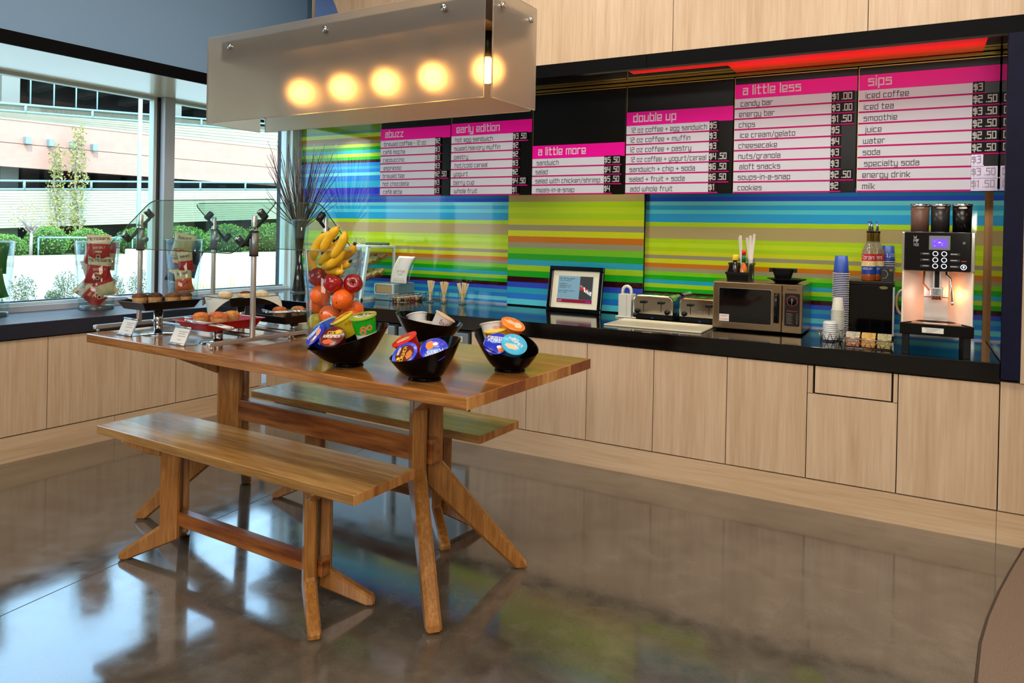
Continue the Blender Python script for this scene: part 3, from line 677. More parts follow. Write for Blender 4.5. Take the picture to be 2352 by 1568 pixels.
b = MB(); b.tube([(0, 0, 0), (.02, 0, .6), (0, .03, 1.08)], .05, BARK, 8, radii=[.055, .048, .04]); 
for k in range(16):
    a = rnd.uniform(0, 6.28); l = rnd.uniform(.3, .62); z0 = rnd.uniform(.72, 1.05)
    p1 = (l*.4*cos(a), l*.4*sin(a), z0+l*.5); b.tube([(0, .02, z0), p1, (l*.9*cos(a), l*.9*sin(a), z0+l*1.1)], .02, BARK, 5, radii=[.026, .014, .004])
b.build('trunk', t)
b = MB(); leaves(b, (0, 0, 1.42), (.62, .66, .52), 420, .055, OGN, rnd, .1); b.build('foliage', t)
for (y, z1, w, l) in [(9.35, 4.35, .36, 'left climbing vine with yellowing leaves on the garage front'), (10.1, 4.95, .40, 'right and taller climbing vine with yellowing leaves on the garage front')]:
    t = thing('climbing_vine', l, 'vine', tuple(WW(FX+.62, y, GZ)), WA, 'vines climbing the garage')
    b = MB(); b.tube([(0, 0, 0), (-.1, .05, 1.2), (-.3, -.05, 2.6), (-.38, .05, z1-GZ-.2)], .035, BARK, 5); b.build('stem', t)
    b = MB(); zz = .2
    while zz < z1-GZ:
        r = w*(.55+.5*rnd.random())*(1 if zz > .8 else .6); leaves(b, (-.15, rnd.uniform(-.1, .1), zz), (.22, r, .28), 70, .11, VG, rnd, 0); zz += .26
    b.build('foliage', t)
t = thing('light_pole', 'thin pale light pole on a concrete footing outside the left window bay', 'pole', tuple(WW(-17.6, 9.1, GZ-.02)), WA)
b = MB(); b.box(-.28, .28, -.28, .28, 0, .42, CREAM); b.build('footing', t, .03)
b = MB(); b.cyl(0, 0, .42, 8.5, .062, M('pole_paint', (186, 216, 216), .4, .2), 12); b.build('pole', t)
t = thing('guard_rail', 'thin metal guard rail behind the small tree', 'rail', tuple(WW(-19.5, 7.0, GZ)), WA)
b = MB(); b.rod((0, 0, .72), (0, 4.6, .72), .035, RAILM, 6); b.build('top_bar', t)
b = MB()
for y in (0, 1.5, 3, 4.6): b.rod((0, y, 0), (0, y, .72), .03, RAILM, 6)
b.build('posts', t)
t = thing('parked_car', 'dark parked car behind the lower garage railing', 'car', tuple(WW(FX-2.0, 15.6, 2.98)), WA)
CARP = M('car_paint', (24, 40, 44), .25, coat=.5)
b = MB(); b.prism([(-2.1, .3), (2.1, .3), (2.2, .7), (1.9, .95), (.9, 1.0), (.4, 1.42), (-.9, 1.45), (-1.6, 1.0), (-2.15, .9)], -.85, .85, CARP, 'x'); b.build('body', t, .08)
b = MB(); b.prism([(.3, 1.02), (.05, 1.36), (-.8, 1.38), (-1.3, 1.02)], .85, .865, GLB, 'x'); b.build('side_window', t)
for y in (-1.35, 1.3):
    b = MB(); b.tube([(.65, y, .33), (.88, y, .33)], .33, BLK, 18); b.build('wheel', t)
b = MB(); b.box(0, .05, -.35, .35, 0, .32, M('green_sign', (40, 210, 60), .6, emit=(40, 220, 70), es=.6)); tag(b.build('exit_sign', None, .01, loc=tuple(WW(FX-1.0, 20.0, 3.62)), rot=(0, 0, WA)), 'small lit green sign inside the garage, left of the branches', 'sign')

t = thing('globe_lamp', 'tall lamp with a white globe whose round reflection shows in the striped glass', 'lamp', (5.715, -6.0, 0))
b = MB(); b.cyl(0, 0, 0, .03, .16, DARKM, 28); b.build('foot', t)
b = MB(); b.cyl(0, 0, .03, 1.67, .014, DARKM, 14); b.build('pole', t)
b = MB(); b.sphere((0, 0, 1.80), .15, M('globe_white', (255, 250, 240), .4, emit=(255, 246, 230), es=30.0), 28, 18); b.build('globe', t)
# ================================================================== ON THE TABLE
def TF(u, v, z=TZ): return tuple(TW(u, v, z))
# ---- sneeze guard
EDGE = M('glass_edge_green', (36, 66, 58), .15, coat=.4); SG_ = glass('guard_glass', (236, 246, 240), .9)
BST = M('bead_blasted_steel', (150, 154, 160), .42, .85)
t = thing('sneeze_guard', 'glass sneeze guard on four steel posts over the pastry trays', 'sneeze guard', TF(0, 0), TTH)
PU, PV = (-2.45, -1.495), (.30, .765)
for u in PU:
    b = MB(); b.box(u-.011, u+.011, .06, .92, .014, .036, STEEL); b.tube([(u, .06, .025), (u, .052, .025)], .012, STEEL, 10); b.build('base_rail', t, .005)
    for v in (.075, .53, .90):
        b = MB(); b.cyl(u, v, 0, .016, .008, STEEL, 10); b.build('rail_foot', t)
for v in (.372, .572):
    b = MB(); b.tube([(PU[0], v, .024), (PU[1], v, .024)], .011, ALU, 10); b.build('cross_rail', t)
for u in PU:
    for v in PV:
        b = MB(); b.cyl(u, v, .034, .625, .0135, STEEL, 18); b.build('post', t, .001)
        b = MB(); b.cyl(u, v, .434, .545, .021, BST, 20); b.cyl(u, v, .428, .434, .022, BLK, 20); b.cyl(u, v, .545, .551, .022, BLK, 20); b.build('collar', t)
        s = 1 if v > .5 else -1; ku = .045 if u < -2 else -.045
        b = MB(); b.rod((u, v, .49), (u+ku, v, .49), .006, STEEL, 10); b.tube([(u+ku*.75, v, .49), (u+ku*1.15, v, .49)], .016, DARKM if u > -2 else BST, 14); b.build('knob', t)
def rrect(w, h, r, n=6):
    out = []
    for cx, cy, a0 in ((w-r, r, -90), (w-r, h-r, 0), (r, h-r, 90), (r, r, 180)):
        for k in range(n+1): a = radians(a0+90*k/n); out.append((cx+r*cos(a), cy+r*sin(a)))
    return out
def sheet(parent, origin, r, up, w, h, th, name='glass_panel'):
    r = Vector(r).normalized(); up = Vector(up).normalized(); nn = r.cross(up)
    P = rrect(w, h, .045); n = len(P); b = MB()
    f = lambda p, k: Vector(origin)+r*p[0]+up*p[1]+nn*k
    b.add([f(p, 0) for p in P], [list(range(n-1, -1, -1))], SG_); b.add([f(p, th) for p in P], [list(range(n))], SG_)
    b.add([f(p, 0) for p in P]+[f(p, th) for p in P], [(i, (i+1) % n, n+(i+1) % n, n+i) for i in range(n)], EDGE)
    b.build(name, parent)
for v0, v1, s in ((.150, .402, 1), (.935, .672, -1)):
    up = Vector((0, v1-v0, .265)); L = up.length; up.normalize(); nrm = Vector((0, -up.z*s, up.y*s*1)).normalized()
    sheet(t, (-2.51, v0, .4425), (1, 0, 0), up, 1.07, L, .006)
    pv = PV[0] if s > 0 else PV[1]
    for u in PU:
        c = Vector((u, (v0+v1)/2, .575)); dn = -Vector((0, -up.z, up.y)) if s > 0 else Vector((0, up.z, up.y)) * -1
        dn = Vector((0, s*.72, -.69)) if s > 0 else Vector((0, -.72, -.69))
        b = MB(); a0, a1 = c-up*.092, c+up*.092
        b.tube([a0+dn*.018, a0+dn*.034+up*.02, c+dn*.03, a1+dn*.034-up*.02, a1+dn*.018], .009, DARKM, 8); b.build('arm', t)
        for p in (a0, a1):
            b = MB(); b.tube([p-dn*.010, p+dn*.036], .0185, DARKM, 14); b.tube([p-dn*.0135, p-dn*.010], .012, CHROME, 12); b.build('clamp', t)
        b = MB(); b.tube([c+dn*.02, Vector((u, pv, .575))], .012, BST, 10); b.build('pivot', t)

# ---- food stands and trays
def stand(u, v, h, lab):
    t = thing('food_stand', lab, 'stand', TF(u, v), TTH, 'steel tray stands on the table')
    b = MB(); b.lathe([(.086, 0), (.088, .002), (.086, .005), (.02, .007)], CHROME, 36); b.build('base_disc', t)
    b = MB(); b.cyl(0, 0, .005, h, .0225, CHROME, 24); b.build('pole', t)
    b = MB()
    for k in range(5): b.rod((-.07+.035*k, -.09, h+.002), (-.07+.035*k, .09, h+.002), .002, WIRE, 5)
    for y in (-.09, .09): b.rod((-.07, y, h+.002), (.07, y, h+.002), .002, WIRE, 5)
    b.build('wire_top', t); return t
STDS = [(-2.146, .222, .135, 'steel pedestal stand under the left black tray'), (-1.676, .241, .066, 'steel pedestal stand under the red tray'), (-1.586, .640, .072, 'steel pedestal stand under the right black tray'), (-2.10, .70, .118, 'steel pedestal stand under the paper lined tray')]
for a in STDS: stand(*a)
TRB = M('black_tray', (8, 9, 14), .3, spec=.3); TRR = M('red_tray', (176, 18, 20), .3, coat=.3)
def tray(u, v, z, w, d, m, lab, rot=0, h=.045):
    t = thing('serving_tray', lab, 'tray', TF(u, v, z), TTH+rot, 'serving trays with pastries')
    b = MB(); a, c = w/2, d/2; i = .78
    R = [(-a, -c), (a, -c), (a, c), (-a, c)]
    ring = lambda s, zz: [(x*s, y*s, zz) for x, y in R]
    V = ring(1, h)+ring(.93, h-.003)+ring(i, .004)+ring(i, 0)+ring(.91, h-.008)+ring(1, h-.004)
    F = []
    for q in range(5):
        for k in range(4): F.append((q*4+k, q*4+(k+1) % 4, (q+1)*4+(k+1) % 4, (q+1)*4+k))
    F = [f[::-1] if q_ is None else f for f in F for q_ in (1,)]
    for k in range(4): F.append((20+k, 20+(k+1) % 4, (k+1) % 4, k))
    F = [f for f in F if f[0]//4 != 2 or f[2]//4 != 3] + [(8, 9, 10, 11), (15, 14, 13, 12)]
    b.add(V, F, m); b.build('tray_body', t, .004)
    return t
tray(-2.135, .222, TZ+.1375, .25, .35, TRB, 'black tray with dark muffins on the left stand')
tray(-1.690, .262, TZ+.0685, .25, .35, TRR, 'red tray with three orange muffins')
tray(-1.590, .640, TZ+.0745, .25, .35, TRB, 'black tray with two pale muffins beside the fruit vase')
tray(-2.10, .70, TZ+.1205, .25, .35, TRB, 'black tray lined with printed paper holding rolls')
MUFP = M('muffin_wrap', (196, 150, 96), .35, coat=.4, noise=.25, ns=60)
def muffin(u, v, z, c, lab, r=.036):
    m = M('muffin_crumb_%d' % c[0], c, .7, noise=.5, ns=45, bump=.6)
    t = thing('muffin', lab, 'muffin', TF(u, v, z), random.uniform(0, 6), 'muffins on the trays')
    b = MB(); n = 26; pr_ = [(.76, 0), (.95, .7), (1.02, 1.0)]
    vs = []; fs = []
    for j, (q, zz) in enumerate(pr_):
        for k in range(n): a = 2*pi*k/n; rr = r*q*(1+.045*(k % 2)*(j < 2)); vs.append((rr*cos(a), rr*sin(a), zz*.052))
    for j in range(2):
        for k in range(n): fs.append((j*n+k, j*n+(k+1) % n, (j+1)*n+(k+1) % n, (j+1)*n+k))
    b.add(vs, fs+[list(range(n-1, -1, -1))], MUFP, True); b.build('paper_case', t)
    b = MB(); b.lathe([(r*.98, .046), (r*1.04, .054), (r*.96, .063), (r*.70, .070), (r*.35, .073), (1e-5, .074)], m, 18, cap0=False); b.build('crown', t)
for a in [(-2.19, .145, TZ+.1425, (92, 52, 24), 'dark muffin at the left on the left black tray'), (-2.16, .21, TZ+.1425, (70, 36, 16), 'dark muffin in the middle of the left black tray'), (-2.10, .27, TZ+.1425, (110, 66, 30), 'brown muffin at the right on the left black tray'), (-2.09, .335, TZ+.1425, (84, 44, 20), 'dark muffin at the far end of the left black tray'),
          (-1.735, .185, TZ+.0735, (206, 112, 36), 'leftmost orange muffin on the red tray'), (-1.70, .25, TZ+.0735, (196, 100, 40), 'middle orange muffin on the red tray'), (-1.685, .325, TZ+.0735, (214, 140, 66), 'rightmost muffin on the red tray'), (-1.63, .22, TZ+.0735, (186, 92, 34), 'front muffin on the red tray'),
          (-1.625, .575, TZ+.0795, (186, 134, 84), 'left muffin on the black tray beside the vase'), (-1.575, .655, TZ+.0795, (170, 110, 62), 'right muffin on the black tray beside the vase')]: muffin(*a)
# paper lining with print, rolls
LINP = M('liner_paper', (206, 200, 190), .75); LINK = M('liner_print', (186, 146, 104), .8)
t = thing('paper_liner', 'printed paper liner draped over the edge of the rear black tray', 'paper', TF(-2.10, .70, TZ+.1655), TTH)
b = MB(); b.grid(lambda u, v: ((u-.5)*.24, (v-.5)*.33, .006*sin(9*u)*sin(7*v)-.018+.09*max(abs(u-.5), abs(v-.5))**2*4*.3), 12, 12, LINP)
for tip, l, r in [((.05, -.25, -.10), (-.10, -.168, .004), (.125, -.168, .004)), ((-.19, -.12, -.06), (-.125, -.16, .004), (-.125, -.02, .004)), ((.20, .13, -.06), (.125, .0, .004), (.125, .17, .004))]:
    b.grid(lambda u, v, A=Vector(l), B=Vector(r), T=Vector(tip): (A.lerp(B, u)).lerp(T, v)+Vector((0, 0, .012*sin(v*3.1))), 6, 6, LINP)
b.build('sheet', t, thick=.0008)
b = MB(); fo = Vector((0, -.0050, -.006))
text(b, 'fuel', Vector((-.045, -.175, -.018))+fo, (1, 0, .12), (.05, .55, .75), .018, LINK, wt=.9, lift=.004); text(b, 'any', Vector((-.005, -.21, -.055))+fo, (1, 0, .12), (.05, .5, .75), .018, LINK, lift=.004); b.build('print', t)
ROLL = M('sweet_roll', (212, 176, 128), .6, noise=.25, ns=30); ICE = M('icing', (228, 216, 200), .4); BERRY = M('berry_top', (110, 34, 24), .4)
for k, (u, v, lab) in enumerate([(-2.15, .63, 'iced roll at the left on the paper liner'), (-2.08, .71, 'iced roll with berry topping on the paper liner'), (-2.05, .80, 'iced roll at the far end of the paper liner')]):
    t = thing('sweet_roll', lab, 'pastry', TF(u, v, TZ+.158), .5*k, 'iced rolls on the paper liner')
    b = MB(); b.lathe([(.001, .0), (.034, .002), (.042, .016), (.036, .03), (.02, .037), (.001, .038)], ROLL, 18); b.build('bun', t)
    b = MB(); b.lathe([(.036, .030), (.031, .037), (.016, .042), (1e-5, .043)], BERRY if k == 1 else ICE, 16, cap0=False); b.build('topping', t)
# ---- tongs, sign holders
def tongs(u, v, z, rot, tilt, ln, lab):
    t = thing('tongs', lab, 'tongs', TF(u, v, z), (0, tilt, TTH+rot), 'steel tongs lying on the trays')
    for s in (1, -1):
        b = MB(); b.tube([(0, 0, 0), (ln*.2, s*.016, 0), (ln*.7, s*.020, .004), (ln, s*.008, 0)], .004, STEEL, 6, radii=[.006, .006, .005, .008]); b.build('arm', t)
    b = MB(); b.tube([(-.008, -.006, 0), (-.012, 0, 0), (-.008, .006, 0)], .006, STEEL, 8); b.build('hinge', t)
tongs(-2.42, .10, TZ+.186, .15, 0, .22, 'steel tongs on the left black tray, pointing out past its left rim')
tongs(-1.70, .09, TZ+.118, .35, .12, .24, 'steel tongs across the front rim of the red tray')
tongs(-1.62, .50, TZ+.128, .9, 0, .20, 'steel tongs on the rim of the right black tray')
def spatula(u, v, z, rot, tilt, lab):
    t = thing('wire_server', lab, 'server', TF(u, v, z), (0, tilt, TTH+rot), 'wire pastry servers')
    b = MB()
    for k in range(4): b.tube([(0, 0, 0), (.05, (-.5+k/3)*.06, 0), (.13, (-.5+k/3)*.075, -.004)], .0016, WIRE, 5)
    b.tube([(.13, -.038, -.004), (.13, .038, -.004)], .0016, WIRE, 5); b.build('wire_blade', t)
    b = MB(); b.rod((0, 0, 0), (-.12, 0, .01), .004, STEEL, 8); b.build('handle', t)
spatula(-2.05, .60, TZ+.166, 3.6, 0, 'wire pastry server sticking out of the paper lined tray'); spatula(-1.52, .60, TZ+.124, -.9, -.28, 'wire pastry server hanging off the right black tray')
SGN = M('sign_text_grey', (150, 146, 144), .7)
def sign(u, v, rot, lab):
    t = thing('sign_holder', lab, 'sign holder', TF(u, v), TTH+rot, 'small aluminium sign holders on the table')
    w = .125; a = radians(66); up = Vector((0, cos(a), sin(a))); h = .085
    b = MB(); b.hexa([(-w/2, 0, .004), (w/2, 0, .004), (w/2, .003, .004), (-w/2, .003, .004)]+[tuple(Vector(p)+up*h) for p in [(-w/2, 0, .004), (w/2, 0, .004), (w/2, .003, .004), (-w/2, .003, .004)]], ALU); b.build('back_plate', t)
    b = MB(); b.box(-w/2, w/2, 0, .07, 0, .0022, ALU); b.build('foot', t)
    b = MB(); b.rod((-w/2, -.002, .005), (w/2, -.002, .005), .0055, ALU, 10); b.build('clip_roll', t)
    b = MB(); b.rod(Vector((-w/2, 0, .004))+up*h, Vector((w/2, 0, .004))+up*h, .0055, ALU, 10); b.build('clip_roll', t)
    b = MB(); c = Vector((0, -.0015, .004)); r = Vector((1, 0, 0))
    b.quad(c-r*.058+up*.008, c+r*.058+up*.008, c+r*.058+up*.078, c-r*.058+up*.078, PAPER)
    for q, ww in ((.062, .07), (.052, .05), (.040, .06), (.022, .03)):
        p = c+up*q+Vector((0, -.0006, 0)); b.quad(p-r*ww*.3, p+r*ww*.7, p+r*ww*.7+up*.003, p-r*ww*.3+up*.003, SGN)
    b.build('card', t)
sign(-2.21, .080, 0, 'aluminium sign holder at the left front edge of the table'); sign(-1.74, .062, 0, 'aluminium sign holder in front of the red tray'); sign(-2.00, .845, 2.9, 'aluminium sign holder seen from behind under the right black tray')

# ---- fruit vase
VG_ = glass('vase_glass', (246, 250, 248), 1.0); VBASE = M('vase_base', (226, 236, 232), .05, trans=.9)
def glass_vase(name, lab, cat, loc, r0, r1, h, base=.02, grp=None):
    t = thing(name, lab, cat, loc, 0, grp)
    b = MB(); b.lathe([(r0, 0), (r1, h), (r1-.006, h), (r0-.006, base)], VG_, 40, cap0=False, cap1=False); b.build('glass_wall', t)
    b = MB(); b.lathe([(r0-.001, 0), (r0, .004), (r0-.001, base), (r0*.5, base+.002), (1e-5, base)], VBASE, 40); b.build('glass_base', t)
    b = MB(); b.tube([(r1*cos(a)-.003*cos(a), r1*sin(a)-.003*sin(a), h) for a in [2*pi*k/40 for k in range(40)]], .0032, M('glass_rim', (216, 232, 228), .05, trans=.6), 6, True); b.build('rim', t)
    return t
VU, VV = -1.106, .447
glass_vase('fruit_vase', 'tall clear glass vase filled with bananas, apples and oranges', 'vase', TF(VU, VV), .113, .132, .47, .016)
APR = M('apple_red', (150, 12, 22), .2, coat=.5, noise=.35, ns=9); STEM = M('fruit_stem', (70, 44, 20), .8)
ORM = M('orange_peel', (242, 104, 14), .4, coat=.15, bump=.15, ns=120, noise=.08); YEL = M('yellow_pear', (196, 176, 40), .35, noise=.12, ns=14)
BAN = M('banana_peel', (240, 190, 32), .42, noise=.12, ns=9); BTIP = M('banana_tip', (52, 40, 20), .7)
for (u, v, z), lab, tl in [((-1.121, .37, 1.299), 'red apple at the left of the row of apples in the glass vase', (1.2, .2, 0)), ((-1.018, .36, 1.278), 'red apple in the middle of the row of apples in the glass vase', (.3, .4, 1)), ((-.959, .43, 1.275), 'red apple at the right of the row of apples in the glass vase', (1.3, .3, .6))]:
    t = thing('apple', lab, 'apple', TF(u, v, z), tl, 'apples in the glass vase'); r = .045
    b = MB(); b.lathe([(1e-5, -.82*r), (.35*r, -.92*r), (.75*r, -.62*r), (1.0*r, 0), (.95*r, .45*r), (.66*r, .80*r), (.3*r, .82*r), (.1*r, .66*r), (1e-5, .6*r)], APR, 22); b.build('flesh', t)
    b = MB(); b.tube([(0, 0, .6*r), (.004, .002, .9*r), (.010, .003, 1.1*r)], .0018, STEM, 6); b.build('stem', t)
for (u, v, z), lab in [((-1.104, .365, 1.217), 'orange under the left apple in the glass vase'), ((-.978, .38, 1.204), 'large orange under the middle and right apples in the glass vase'), ((-1.182, .43, 1.165), 'orange at the left wall of the vase below the other one'), ((-1.064, .385, 1.124), 'orange low in the vase behind the yellow cereal cup'),
        ((-1.19, .47, 1.254), 'orange half hidden behind the left apple'), ((-.998, .45, 1.115), 'orange low at the right side of the vase'), ((-1.08, .50, 1.21), 'orange in the middle back of the vase'), ((-1.02, .50, 1.14), 'orange low at the back of the vase')]:
    t = thing('orange', lab, 'orange', TF(u, v, z), (random.random()*3, random.random()*3, 0), 'oranges in the glass vase')
    b = MB(); b.sphere((0, 0, 0), .0475, ORM, 24, 16); b.build('peel', t)
    b = MB(); disc(b, (0, 0, .0477), .004, STEM, 8); b.build('stem_scar', t)
for (u, v, z), lab in [((-1.165, .405, 1.085), 'yellow fruit at the lower left of the glass vase'), ((-1.10, .47, 1.035), 'yellow fruit at the bottom of the glass vase'), ((-1.07, .385, 1.02), 'yellow fruit low in the vase behind the cereal bowl'), ((-1.17, .48, 1.03), 'yellow fruit at the bottom back left of the glass vase')]:
    t = thing('pear', lab, 'pear', TF(u, v, z), (.9, .3, 1), 'yellow fruit in the glass vase')
    b = MB(); b.lathe([(1e-5, -.042), (.02, -.041), (.038, -.022), (.042, 0), (.034, .022), (.022, .038), (.012, .046), (1e-5, .047)], YEL, 20); b.build('flesh', t)
    b = MB(); b.rod((0, 0, .045), (.004, 0, .058), .002, STEM, 6); b.build('stem', t)
BANS = [([(-1.145,.36,1.377),(-1.123,.36,1.453),(-1.041,.36,1.51)], 'left banana of the three standing ones'), ([(-1.059,.33,1.422),(-1.018,.33,1.484),(-.96,.33,1.533)], 'tallest banana in the middle of the bunch'), ([(-1.009,.34,1.397),(-.954,.34,1.453),(-.926,.34,1.514)], 'right banana of the three standing ones'),
 ([(-1.137,.38,1.362),(-1.079,.38,1.40),(-1.012,.38,1.468)], 'banana tucked under the middle one'), ([(-1.089,.36,1.348),(-1.018,.36,1.374),(-.952,.36,1.429)], 'lowest banana of the standing bunch'), ([(-1.192,.42,1.322),(-1.225,.42,1.363),(-1.225,.42,1.42)], 'banana curving up the left wall of the vase'),
 ([(-1.069,.45,1.39),(-1.012,.45,1.413),(-.976,.45,1.454)], 'black tipped banana poking out over the right rim'), ([(-1.09,.42,1.348),(-1.027,.42,1.353),(-.975,.42,1.375)], 'black tipped banana pointing at the right wall'), ([(-1.099,.39,1.336),(-1.04,.39,1.329),(-.985,.39,1.332)], 'banana lying flat on top of the apples'), ([(-1.15,.50,1.36),(-1.19,.50,1.42),(-1.215,.50,1.47)], 'banana behind the bunch at the left rim')]
def bez(a, b, c, n):
    P = [Vector(a), Vector(b)*2-(Vector(a)+Vector(c))*.5, Vector(c)]
    return [P[0]*(1-t)**2+P[1]*2*t*(1-t)+P[2]*t*t for t in [i/n for i in range(n+1)]]
for pts, lab in BANS:
    q = [TW(*p) for p in pts]; base = q[0]
    t = thing('banana', lab+' in the glass vase', 'banana', tuple(base), 0, 'bananas in the glass vase')
    c = bez(*[p-base for p in q], 14); n = len(c); R = .0215
    b = MB(); b.tube(c, R, BAN, 7, radii=[R*(.28 if i == 0 else min(1, .45+.22*i, .42+.22*(n-1-i))) for i in range(n)]); b.build('peel', t)
    d = (c[-1]-c[-2]).normalized(); b = MB(); b.tube([c[-1]-d*.004, c[-1]+d*(.012 if 'black' in lab else .005)], .0075, BTIP if 'black' in lab else M('banana_end', (196, 170, 60), .6), 8); b.build('tip', t)

G['@'] = '20 40 62 64 46 26 04 02 20'
# ---- slanted bowls and cereal cups
BOWLM = M('black_bowl', (3, 3, 4), .12, spec=.09)
def bowl(u, v, R, h0, h1, a0, lab, foot=.062, off=0):
    t = thing('slanted_bowl', lab, 'bowl', TF(u, v), TTH, 'slanted black bowls of cereal cups')
    def pt(a, s, inset=0):
        h = h0+h1*cos(a-a0); r = foot+(R-foot)*(s**.80)-inset; q = off*s
        return (r*cos(a)+q*cos(a0), r*sin(a)+q*sin(a0), .012+(h-.012)*s**1.15+inset*.8*(1-s))
    b = MB(); n, k = 48, 12
    b.grid(lambda x, y: pt(2*pi*x, y), n, k, BOWLM); b.grid(lambda x, y: pt(-2*pi*x, y, .005), n, k, BOWLM)
    b.grid(lambda x, y: pt(2*pi*x, 1, .005*y), n, 1, BOWLM); b.add([pt(2*pi*i/n, 0, .005) for i in range(n)], [list(range(n))], BOWLM)
    b.build('shell', t)
    b = MB(); b.lathe([(foot*1.02, 0), (foot*1.04, .003), (foot*.95, .010), (foot+.001, .0135)], BOWLM, 40); b.build('foot_ring', t)
bowl(-.745, .189, .166, .122, .050, radians(48), 'large slanted black bowl at the left, in front of the fruit vase')
bowl(-.313, .160, .136, .118, .040, radians(52), 'slanted black bowl nearest the table front edge')
bowl(-.146, .510, .134, .116, .050, radians(162), 'slanted black bowl at the right end of the table', off=.024)
bowl(-.790, .787, .166, .138, .028, radians(205), 'slanted black bowl at the back of the table holding pale cups')
IMR = Vector((cos(YAW+ -TTH), sin(YAW-TTH), 0))         # a reading direction for the lids, in the table frame
RIMW = M('cup_rim_white', (224, 224, 220), .4)
def cup(c, nrm, lidc, bodyc, lines, lab, roll=0, r=.052, h=.085, disc2=None, patch=None, side=None, band=None):
    """cereal cup; c = lid centre in table coordinates, nrm = lid normal"""
    nz = Vector(nrm).normalized(); x = (IMR-nz*IMR.dot(nz)).normalized(); y = nz.cross(x)
    x, y = x*cos(roll)+y*sin(roll), y*cos(roll)-x*sin(roll)
    m3 = Matrix((x, y, nz)).transposed(); m4 = Matrix.Rotation(TTH, 4, 'Z') @ m3.to_4x4()
    t = thing('cereal_cup', lab, 'cup', TF(*c), m4.to_euler(), 'cereal cups in the slanted bowls')
    bm = M('cup_%02x%02x%02x' % bodyc, bodyc, .35, coat=.2); lm = M('lid_%02x%02x%02x' % lidc, lidc, .28, coat=.3)
    b = MB(); b.lathe([(r*.70, -h), (r*.72, -h+.004), (r*.93, -.006), (r*.95, -.004)], bm, 28)
    if band:
        f = lambda z: r*.72+(r*.93-r*.72)*(z+h-.004)/(h-.01)+.0006
        b.lathe([(f(band[0]), band[0]), (f(band[1]), band[1])], M('cupband_%02x%02x%02x' % band[2], band[2], .35), 28, cap0=False, cap1=False)
    if side:
        for s, hh, zz, m_, a0 in side:
            x0 = -text_width(s, hh)*.5; u_ = hh/7
            sub = MB(); text(sub, s, (x0, 0, 0), (1, 0, 0), (0, 1, 0), hh, m_, lift=0, wt=2.2 if '@' in s else .95)
            vs = []
            for p in sub.v:
                z = zz+p[1]; rr = (r*.72+(r*.93-r*.72)*(z+h-.004)/(h-.01))+.0008; a = a0+p[0]/rr; vs.append((rr*cos(a), rr*sin(a), z))
            b.add(vs, sub.f, m_)
    b.build('cup_body', t)
    b = MB(); b.lathe([(r*.94, -.006), (r*1.02, -.004), (r*1.03, -.001), (r*1.0, .0005), (1e-5, .0005)], lm, 36, cap0=False)
    b.lathe([(r*1.0, .0005), (r*1.03, .0012)], RIMW if patch == 'rim' else lm, 36, cap0=False, cap1=False)
    k = 0
    if disc2: disc(b, (0, -.006*0, .0011), r*.78, M('lidmark_%02x%02x%02x' % disc2, disc2, .35), 24)
    for q in (patch if isinstance(patch, list) else []):
        px, py, ra, rb, col = q; k += 1
        mm = M('lidmark_%02x%02x%02x' % col, col, .4); vs = [(px+ra*cos(2*pi*i/16)*(1+.12*sin(i*2.3)), py+rb*sin(2*pi*i/16)*(1+.12*cos(i*1.7)), .0012+.0002*k) for i in range(16)]; b.add(vs, [list(range(16))], mm)
    for s, hh, px, py, col, rt in lines:
        mm = M('letter_%02x%02x%02x' % col, col, .45); d = (cos(rt), sin(rt), 0); e = (-sin(rt), cos(rt), 0)
        w = text_width(s, hh)
        if len(col) and px is not None: text(b, s, Vector((px, py, .0018+.0002*k))-Vector(d)*min(w, r*1.5)/2, d, e, hh, mm, wt=1.25, fit=r*1.5)
    b.build('lid', t)
    return t
WT = (236, 236, 232); RD_ = (200, 20, 24); YL = (236, 196, 30); BL_ = (24, 44, 196); ORG = (226, 122, 40); MAR = (92, 16, 18); LB_ = (90, 150, 236)
flakes = [(-.008, -.022, .022, .013, ORG), (.020, -.008, .014, .022, (236, 150, 60)), (-.006, -.026, .012, .008, WT), (-.003, .018, .034, .014, LB_)]
ff = [('FROSTED', .013, -.003, .019, WT, 0), ('FLAKES', .013, -.003, .005, WT, 0)]
cup((-.880, .130, 1.080), (-.30, -.72, .60), BL_, (28, 40, 170), ff, 'blue frosted flakes cup at the left front of the left bowl', .45, patch=flakes, side=[('FROSTED', .013, -.03, M('letter_ececE8', WT, .45), -.9)])
cup((-.770, .120, 1.082), (.18, -.66, .74), MAR, (120, 30, 26), [('COCOA', .014, .006, .012, YL, 0), ('KRISPIES', .013, 0, -.006, WT, 0)], 'brown cocoa krispies cup at the front of the left bowl', -.12, patch=[(-.012, -.026, .024, .013, (206, 92, 40)), (.020, .026, .016, .010, (226, 170, 60)), (.0, -.001, .036, .010, (150, 90, 60))])
cup((-.825, .225, 1.146), (-.30, -.42, .86), (222, 196, 44), (226, 200, 40), [('POPS', .024, 0, .002, RD_, .5)], 'yellow corn pops cup at the back of the left bowl', .1, patch=[(.026, .026, .010, .007, (190, 60, 50))], side=[('POPS', .014, -.035, M('letter_c81418', RD_, .4), -.8)])
cup((-.678, .200, 1.168), (-.04, -.26, .97), (134, 166, 40), (40, 200, 40), [('APPLE', .010, 0, -.012, (40, 30, 20), -.2), ('JACKS', .017, 0, .004, (24, 20, 20), -.2)], 'green apple jacks cup standing at the right of the left bowl', -.15, r=.056, h=.10, patch=[(0, .0, .040, .022, (224, 214, 200)), (.030, .034, .016, .009, (226, 150, 110))], side=[('@@', .022, -.052, M('ring_orange', (232, 142, 96), .5), -1.0), ('@', .024, -.066, M('ring_orange'), -1.35)], band=(-.094, -.070, (232, 230, 226)))
